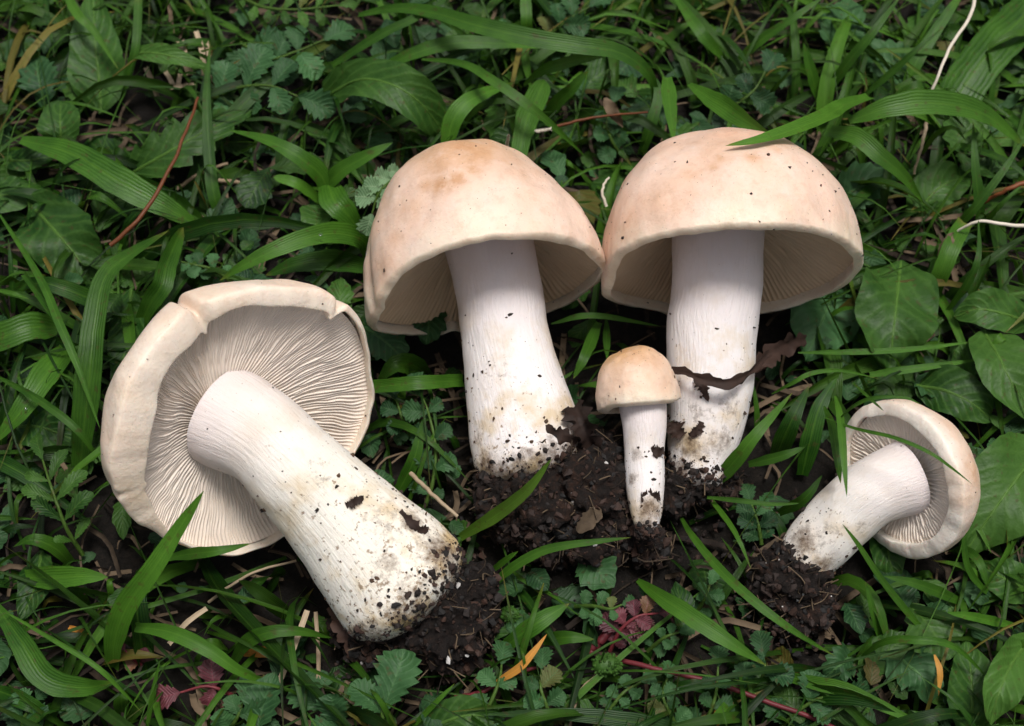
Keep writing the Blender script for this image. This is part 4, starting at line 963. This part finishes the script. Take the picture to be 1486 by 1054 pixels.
stalk('pale straw across the dark hollow at the upper left', 'straw', 'straw', [(318, 262), (350, 265), (385, 264)], 7, (8, 10, 8), M_STRAW, 0.4, 0.8, STR)
stalk('thin straw in the dark hollow beneath the pale one', 'straw', 'straw', [(256, 275), (290, 252), (330, 237)], 6, (8, 10, 8), M_STRAW, 0.3, 0.8, STR)
stalk('pale sliver of straw right behind the middle cap', 'straw', 'straw', [(735, 214), (738, 196)], 6, (34, 40, 44), M_PALE, 0.6, 0.6, STR)
stalk('curled white stem between the two big caps', 'straw', 'straw', [(880, 300), (874, 280), (878, 265), (884, 258)], 5, (30, 34, 34), M_PALE, 0.5, 0.6, STR)
stalk('short white straw end by the thin red-brown stalk', 'straw', 'straw', [(778, 191), (800, 187)], 6, (28, 30, 30), M_PALE, 0.8, 0.9, STR)
def tuft_straw():
    spots = [((262, 60), (276, 108), 12, 'broad whitish dry sheath at the top left tuft'), ((285, 45), (296, 110), 8, 'tan dry sheath right of the whitish one'), ((300, 60), (312, 130), 6, 'thin tan straw at the right of the dry tuft'),
             ((212, 98), (228, 140), 8, 'pinkish straw at the left of the dry tuft'), ((240, 104), (252, 138), 7, 'bent straw in the middle of the dry tuft'), ((262, 108), (262, 136), 7, 'short upright straw under the whitish sheath'), ((246, 128), (282, 122), 6, 'level straw at the foot of the dry tuft')]
    for a, b, w, lab in spots:
        m = ((a[0] + b[0]) / 2 + rng.uniform(-5, 5), (a[1] + b[1]) / 2)
        flat_straw(lab, [a, m, b], w, (14, 15, 8), rng.uniform(0.6, 1.1))
tuft_straw()
def dead_leaf(label, pts, w, hs, tint=0.4, mat=None, kind='ragged', fold=0.5, ragged=0.9, roll=0, on=None):
    if on is not None:                       # stuck to a stem: take the heights of its surface
        pts = [(x, y, surface_h(on, x, y, 0.35)) for x, y in pts]; fold = 0.15
    P = path_px(pts, hs, 30); wm = w * pxm(P[15])
    v, f, u, t = strip_arrays(P, wm, kind, None, fold, roll, 30, m=7, tint=(tint, 0.5, 0), ragged=ragged, seed=w + pts[0][0] * 0.1, wave=0.12)
    return tag(link_mesh('dead_leaf', v, f, mat or M_DEAD, uv=u, tint=t), label, 'dead leaf', 'dead leaves and flakes')
dead_leaf('dark torn leaf strip draped across the right stem', [(972, 536), (995, 541), (1020, 551), (1048, 556), (1072, 551), (1092, 538), (1118, 512)], 14, (38, 44, 34))
dead_leaf('dark spike of torn leaf hanging down the right stem', [(1010, 548), (1020, 562), (1028, 584)], 16, (44, 45, 42), kind='blade', on=STEMV3)
dead_leaf('crumpled dark leaf right of the right stem', [(1088, 545), (1112, 520), (1140, 502), (1170, 492)], 26, (26, 22, 14), 0.6)
dead_leaf('dark leaf flake at the foot of the middle stem', [(778, 636), (796, 632), (815, 634), (838, 642)], 26, (37, 40, 34), 0.3, on=STEMV2)
dead_leaf('black bark-like chunk right of the middle stem foot', [(832, 588), (842, 606), (850, 628), (862, 650)], 34, (34, 36, 28), 0.15, fold=0.9)
dead_leaf('brown flake on the right stem left of its foot', [(972, 612), (980, 622), (990, 634)], 24, (34, 35, 33), 0.4, on=STEMV3)
dead_leaf('small curled flake on the front of the right stem', [(1002, 634), (1012, 624), (1018, 612)], 14, (38, 39, 39), 0.4, on=STEMV3)
dead_leaf('dark flake stuck on the button stem', [(942, 652), (952, 656), (964, 654)], 18, (39, 40, 39), 0.3, on=STEMV4)
dead_leaf('dark flake low on the button stem', [(930, 722), (942, 722), (958, 720)], 20, (30, 31, 30), 0.3, on=STEMV4)
dead_leaf('dark flake stuck on the left stem', [(502, 734), (514, 729), (528, 722)], 13, (61, 62.5, 60), 0.3, on=STEMV1)
dead_leaf('ragged soil flake on the right side of the left stem', [(580, 742), (594, 756), (608, 768), (622, 768)], 13, (52, 52, 46), 0.3, on=STEMV1)
dead_leaf('brown dead sheath at the lower left of the left stem', [(480, 880), (494, 905), (508, 935), (530, 965)], 24, (16, 18, 8), 0.9)
dead_leaf('grey-brown dead leaf hanging between the big caps', [(878, 142), (888, 160), (904, 184)], 18, (30, 28, 20), 0.9, M_LITTER, 'lance', 0.3, 0.1)
dead_leaf('grey flat flake on the middle soil', [(838, 772), (858, 752), (874, 736)], 26, (28, 30, 28), 0.5, M_LITTER, 'lance', 0.3, 0.3)
dead_leaf('dry brown leaf tip right of the right cap', [(1362, 372), (1376, 350), (1384, 338)], 16, (20, 24, 24), 0.9, M_LITTER, 'lance', 0.3, 0.1)
def yleaf(label, pts, w, hs, tint, mat=M_YELL):
    o = grass_blade(label, pts, w, hs, 'lance', tint, mat); o.name = 'yellow_leaf'; o['category'] = 'leaf'; o['group'] = 'yellowed leaves'
yleaf('yellow-orange withered leaf below the middle soil', [(714, 994), (734, 982), (755, 968), (775, 945), (794, 920)], 12, (12, 20, 24), 0.3)
yleaf('small orange leaf tip at the bottom right', [(1356, 950), (1364, 975), (1362, 1010)], 9, (24, 24, 20), 0.7)
yleaf('dull orange leaf lying left under the arched blade', [(352, 950), (385, 946), (425, 952)], 16, (6, 8, 6), 0.1)
yleaf('orange-brown leaf fragment at the bottom left', [(100, 910), (120, 925), (136, 935)], 20, (6, 8, 6), 0.05)
yleaf('small reddish-orange leaf at the bottom edge right of centre', [(1036, 1058), (1044, 1035), (1050, 1018)], 16, (8, 12, 12), 0.0, M_YELL)
# green bud cluster on the runner
def bud(label, x, y, h, r):
    root = empty('flower_bud', G(x, y, h - r * 0.2)); tag(root, label, 'bud')
    c = G(x, y, h); rm = r * pxm(c)
    v = ICO_B[0] * rm * np.array([1.25, 0.9, 0.8]) + c
    link_mesh('core', v, ICO_B[1], M_BROAD, root, tint=np.tile([0.7, 0.5, 0, 1.0], (len(v), 1)), uv=np.full((len(v), 2), 0.5))
    parts = []
    for k in range(70):
        d = unit(rng.normal(0, 1, 3) + np.array([0, -0.2, 0.5])); q = c + d * rm * np.array([1.25, 0.9, 0.8])
        parts.append(tube_arrays(np.array([q - d * rm * 0.1, q + d * rm * 0.14, q + d * rm * 0.22]), np.array([0.22, 0.2, 0.05]) * rm * 0.6, 6, (rng.uniform(0.5, 1), 0.6, 0)))
    vv, ff, uu, tt = join_arrays(parts)
    o = link_mesh('florets', vv, ff, M_BROAD, root, uv=uu, tint=tt); o['kind'] = 'stuff'
ICO_B = ico_sub(3)
bud('bumpy green flower bud on the runner at the bottom', 880, 965, 14, 17)
bud('small green bud below the middle soil', 741, 892, 12, 12)
# water beads
mw, Nw, Lw, Pw = new_mat('water')
Pw.inputs['Transmission Weight'].default_value = 1.0; Pw.inputs['IOR'].default_value = 1.33; Pw.inputs['Roughness'].default_value = 0.0
for lab, x, y, h, r in (('water bead on the arching blade above the left cap', 465, 340, 36, 2.6), ('clear water bead on the glossy bottom right blade', 1279, 1025, 24, 4.0),
                        ('tiny water bead left of the bigger one on that blade', 1262, 1018, 24, 2.4), ('water bead on the broad slanting blade at the left edge', 37, 593, 22, 2.4)):
    c = G(x, y, h); v = ICO_B[0] * r * pxm(c) * np.array([1, 1, 0.75]) + c
    tag(link_mesh('water_drop', v, ICO_B[1], mw), lab, 'water drop', 'water beads on the grass')
# ---------------------------------------------------------------- loose grass, ground cover and litter (uncountable)
SPC = np.array([s[0] for s in SPHERES]); SPR = np.array([s[1] for s in SPHERES])
def blocked(P, margin=0.003):
    """true when a strand would run through a mushroom or stand before one"""
    d = np.linalg.norm(P[:, None, :] - SPC[None], axis=2)
    if (d < SPR[None] + 0.0005).any(): return True
    v = P - CAM; L = np.linalg.norm(v, axis=1); v = v / L[:, None]
    w = SPC - CAM; along = v @ w.T
    perp = np.sqrt(np.maximum(0, (w * w).sum(1)[None] - along ** 2))
    return bool(((perp < SPR[None] + margin) & (along > L[:, None] - SPR[None])).any())
def rand_xy(big):
    if big: return rng.uniform(-1.3, 1.3), rng.uniform(-0.9, 1.6)
    return rng.uniform(-0.42, 0.42), rng.uniform(-0.26, 0.42)
def scatter_grass(n, hmax, wr, lr, far=False, seg=9):
    parts = []; tries = 0
    while len(parts) < n and tries < n * 4:
        tries += 1
        x, y = rand_xy(far)
        if far and abs(x) < 0.42 and -0.26 < y < 0.42: continue
        cl = mn.noise(Vector((x * 14, y * 14, 2.0)))
        if cl < -0.15 and rng.uniform() < 0.7: continue
        z = ground_h(x, y) if not far else 0.0
        a = rng.uniform(0, 2 * math.pi); L = rng.uniform(*lr); lean = rng.uniform(0.25, 1.2); hm = rng.uniform(0.35, 1.0) * hmax
        d = np.array([math.cos(a), math.sin(a), 0]); sd = np.array([-d[1], d[0], 0]) * rng.uniform(-0.25, 0.25) * L
        b = np.array([x, y, z - 0.001])
        droop = rng.uniform(0.1, 1.0)
        pts = [b, b + d * L * 0.25 * lean + [0, 0, hm * 0.7], b + d * L * 0.6 * lean + sd * 0.4 + [0, 0, hm], b + d * L * lean + sd + [0, 0, hm * droop]]
        P = catmull(pts, seg)
        if not far and blocked(P): continue
        w = rng.uniform(*wr) * (0.6 + 0.8 * rng.uniform() ** 2)
        yl = 0.75 * (rng.uniform() < 0.05)
        parts.append(strip_arrays(P, w, 'blade', np.array([0, -0.2, 0.97]) + rng.normal(0, 0.25, 3), rng.uniform(0.1, 0.6), rng.uniform(-35, 35), rng.uniform(-60, 60), m=3 if w < 0.003 else 5, tint=(rng.uniform(-0.1, 0.9) + 0.5 * mn.noise(Vector((x * 9, y * 9, 4.0))) + (0.4 * ss(0.0, 0.15, x) * ss(0.0, 0.12, y)), rng.uniform(-0.1, 0.75), yl)))
        if rng.uniform() < 0.25: parts[-1][3][:, 2] = np.maximum(parts[-1][3][:, 2], 0.8 * ss(0.8, 1.0, parts[-1][2][:, 1]))
    return parts
def scatter_leaflets(n, lr, hmax, off=5.0):
    parts = []; tries = 0
    while len(parts) < n and tries < n * 4:
        tries += 1
        x, y = rand_xy(False)
        cl = mn.noise(Vector((x * 11 + off, y * 11, 7.0)))
        if cl < 0.0 and rng.uniform() < 0.75: continue
        b = np.array([x, y, ground_h(x, y) + rng.uniform(0.1, 1) * hmax]); a = rng.uniform(0, 6.283)
        d = unit(np.array([math.cos(a), math.sin(a), rng.uniform(-0.3, 0.4)])); L = lr[0] + (lr[1] - lr[0]) * rng.uniform() ** 1.6
        if blocked(np.array([b, b + d * L * 0.5, b + d * L])): continue
        up = unit(np.array([0, 0, 1]) + rng.normal(0, 0.3, 3))
        n_ = 14; pts = [b, b + d * L * 0.5 + up * L * 0.07, b + d * L - up * L * 0.1]
        parts.append(strip_arrays(catmull(pts, n_), L * rng.uniform(0.4, 0.95), ('obovate', 'ovate', 'lance')[rng.integers(3)], up, rng.uniform(0.1, 0.7), 0, 0, int(rng.integers(3, 6)), rng.uniform(0.15, 0.5), 0.05, 5, (rng.uniform(0.1, 0.9), rng.uniform(-0.05, 0.65), 0.6 * (rng.uniform() < 0.02)), rng.uniform(0, 9)))
    return parts
def scatter_litter(n):
    parts = []
    while len(parts) < n:
        x, y = rand_xy(False); b = np.array([x, y, ground_h(x, y) + rng.uniform(0.0005, 0.006)]); a = rng.uniform(0, 6.283); L = rng.uniform(0.006, 0.05) * rng.uniform(0.4, 1)
        d = np.array([math.cos(a), math.sin(a), rng.uniform(-0.05, 0.12)]); s = np.array([-d[1], d[0], 0]) * rng.uniform(-0.2, 0.2) * L
        P = catmull([b, b + d * L * 0.5 + s + [0, 0, rng.uniform(0, 0.003)], b + d * L], 6)
        if blocked(P): 
            if rng.uniform() < 0.3: continue
            P[:, 2] = np.minimum(P[:, 2], 0.002)
        parts.append(strip_arrays(P, rng.uniform(0.0005, 0.0022), 'band', None, 0.5, rng.uniform(-40, 40), m=3, tint=(rng.uniform(0, 1.1) ** 1.5, 0.5, 0)))
    return parts
def stuff(name, parts, mat, label, cat):
    v, f, u, t = join_arrays(parts)
    return tag(link_mesh(name, v, f, mat, uv=u, tint=t, origin=np.zeros(3)), label, cat, kind='stuff')
stuff('leaf_litter', scatter_litter(5200), M_LITTER, 'dry brown grass litter on the dark soil', 'litter')
stuff('grass', scatter_grass(2900, 0.024, (0.0022, 0.0066), (0.03, 0.10)), M_TURF, 'low dark green grass filling the turf between everything', 'grass')
stuff('fine_grass', scatter_grass(3600, 0.026, (0.0007, 0.0019), (0.025, 0.095)), M_TURF, 'thin wiry grass scattered through the turf', 'grass')
stuff('short_grass', scatter_grass(3600, 0.012, (0.0016, 0.0045), (0.012, 0.032), seg=7), M_TURF, 'short dark grass sprouting close to the soil', 'grass')
stuff('ground_cover', scatter_leaflets(2400, (0.004, 0.017), 0.012), M_BLUE, 'small toothed blue-green leaves carpeting the ground', 'ground cover')
stuff('outer_grass', scatter_grass(4000, 0.04, (0.004, 0.011), (0.06, 0.16), True, 6), M_TURF, 'grass of the surrounding lawn beyond the mushrooms', 'grass')

stuff('mixed_weeds', scatter_leaflets(2000, (0.005, 0.022), 0.012, 31.0), M_BROAD, 'small mixed green weed leaves between the grass', 'ground cover')
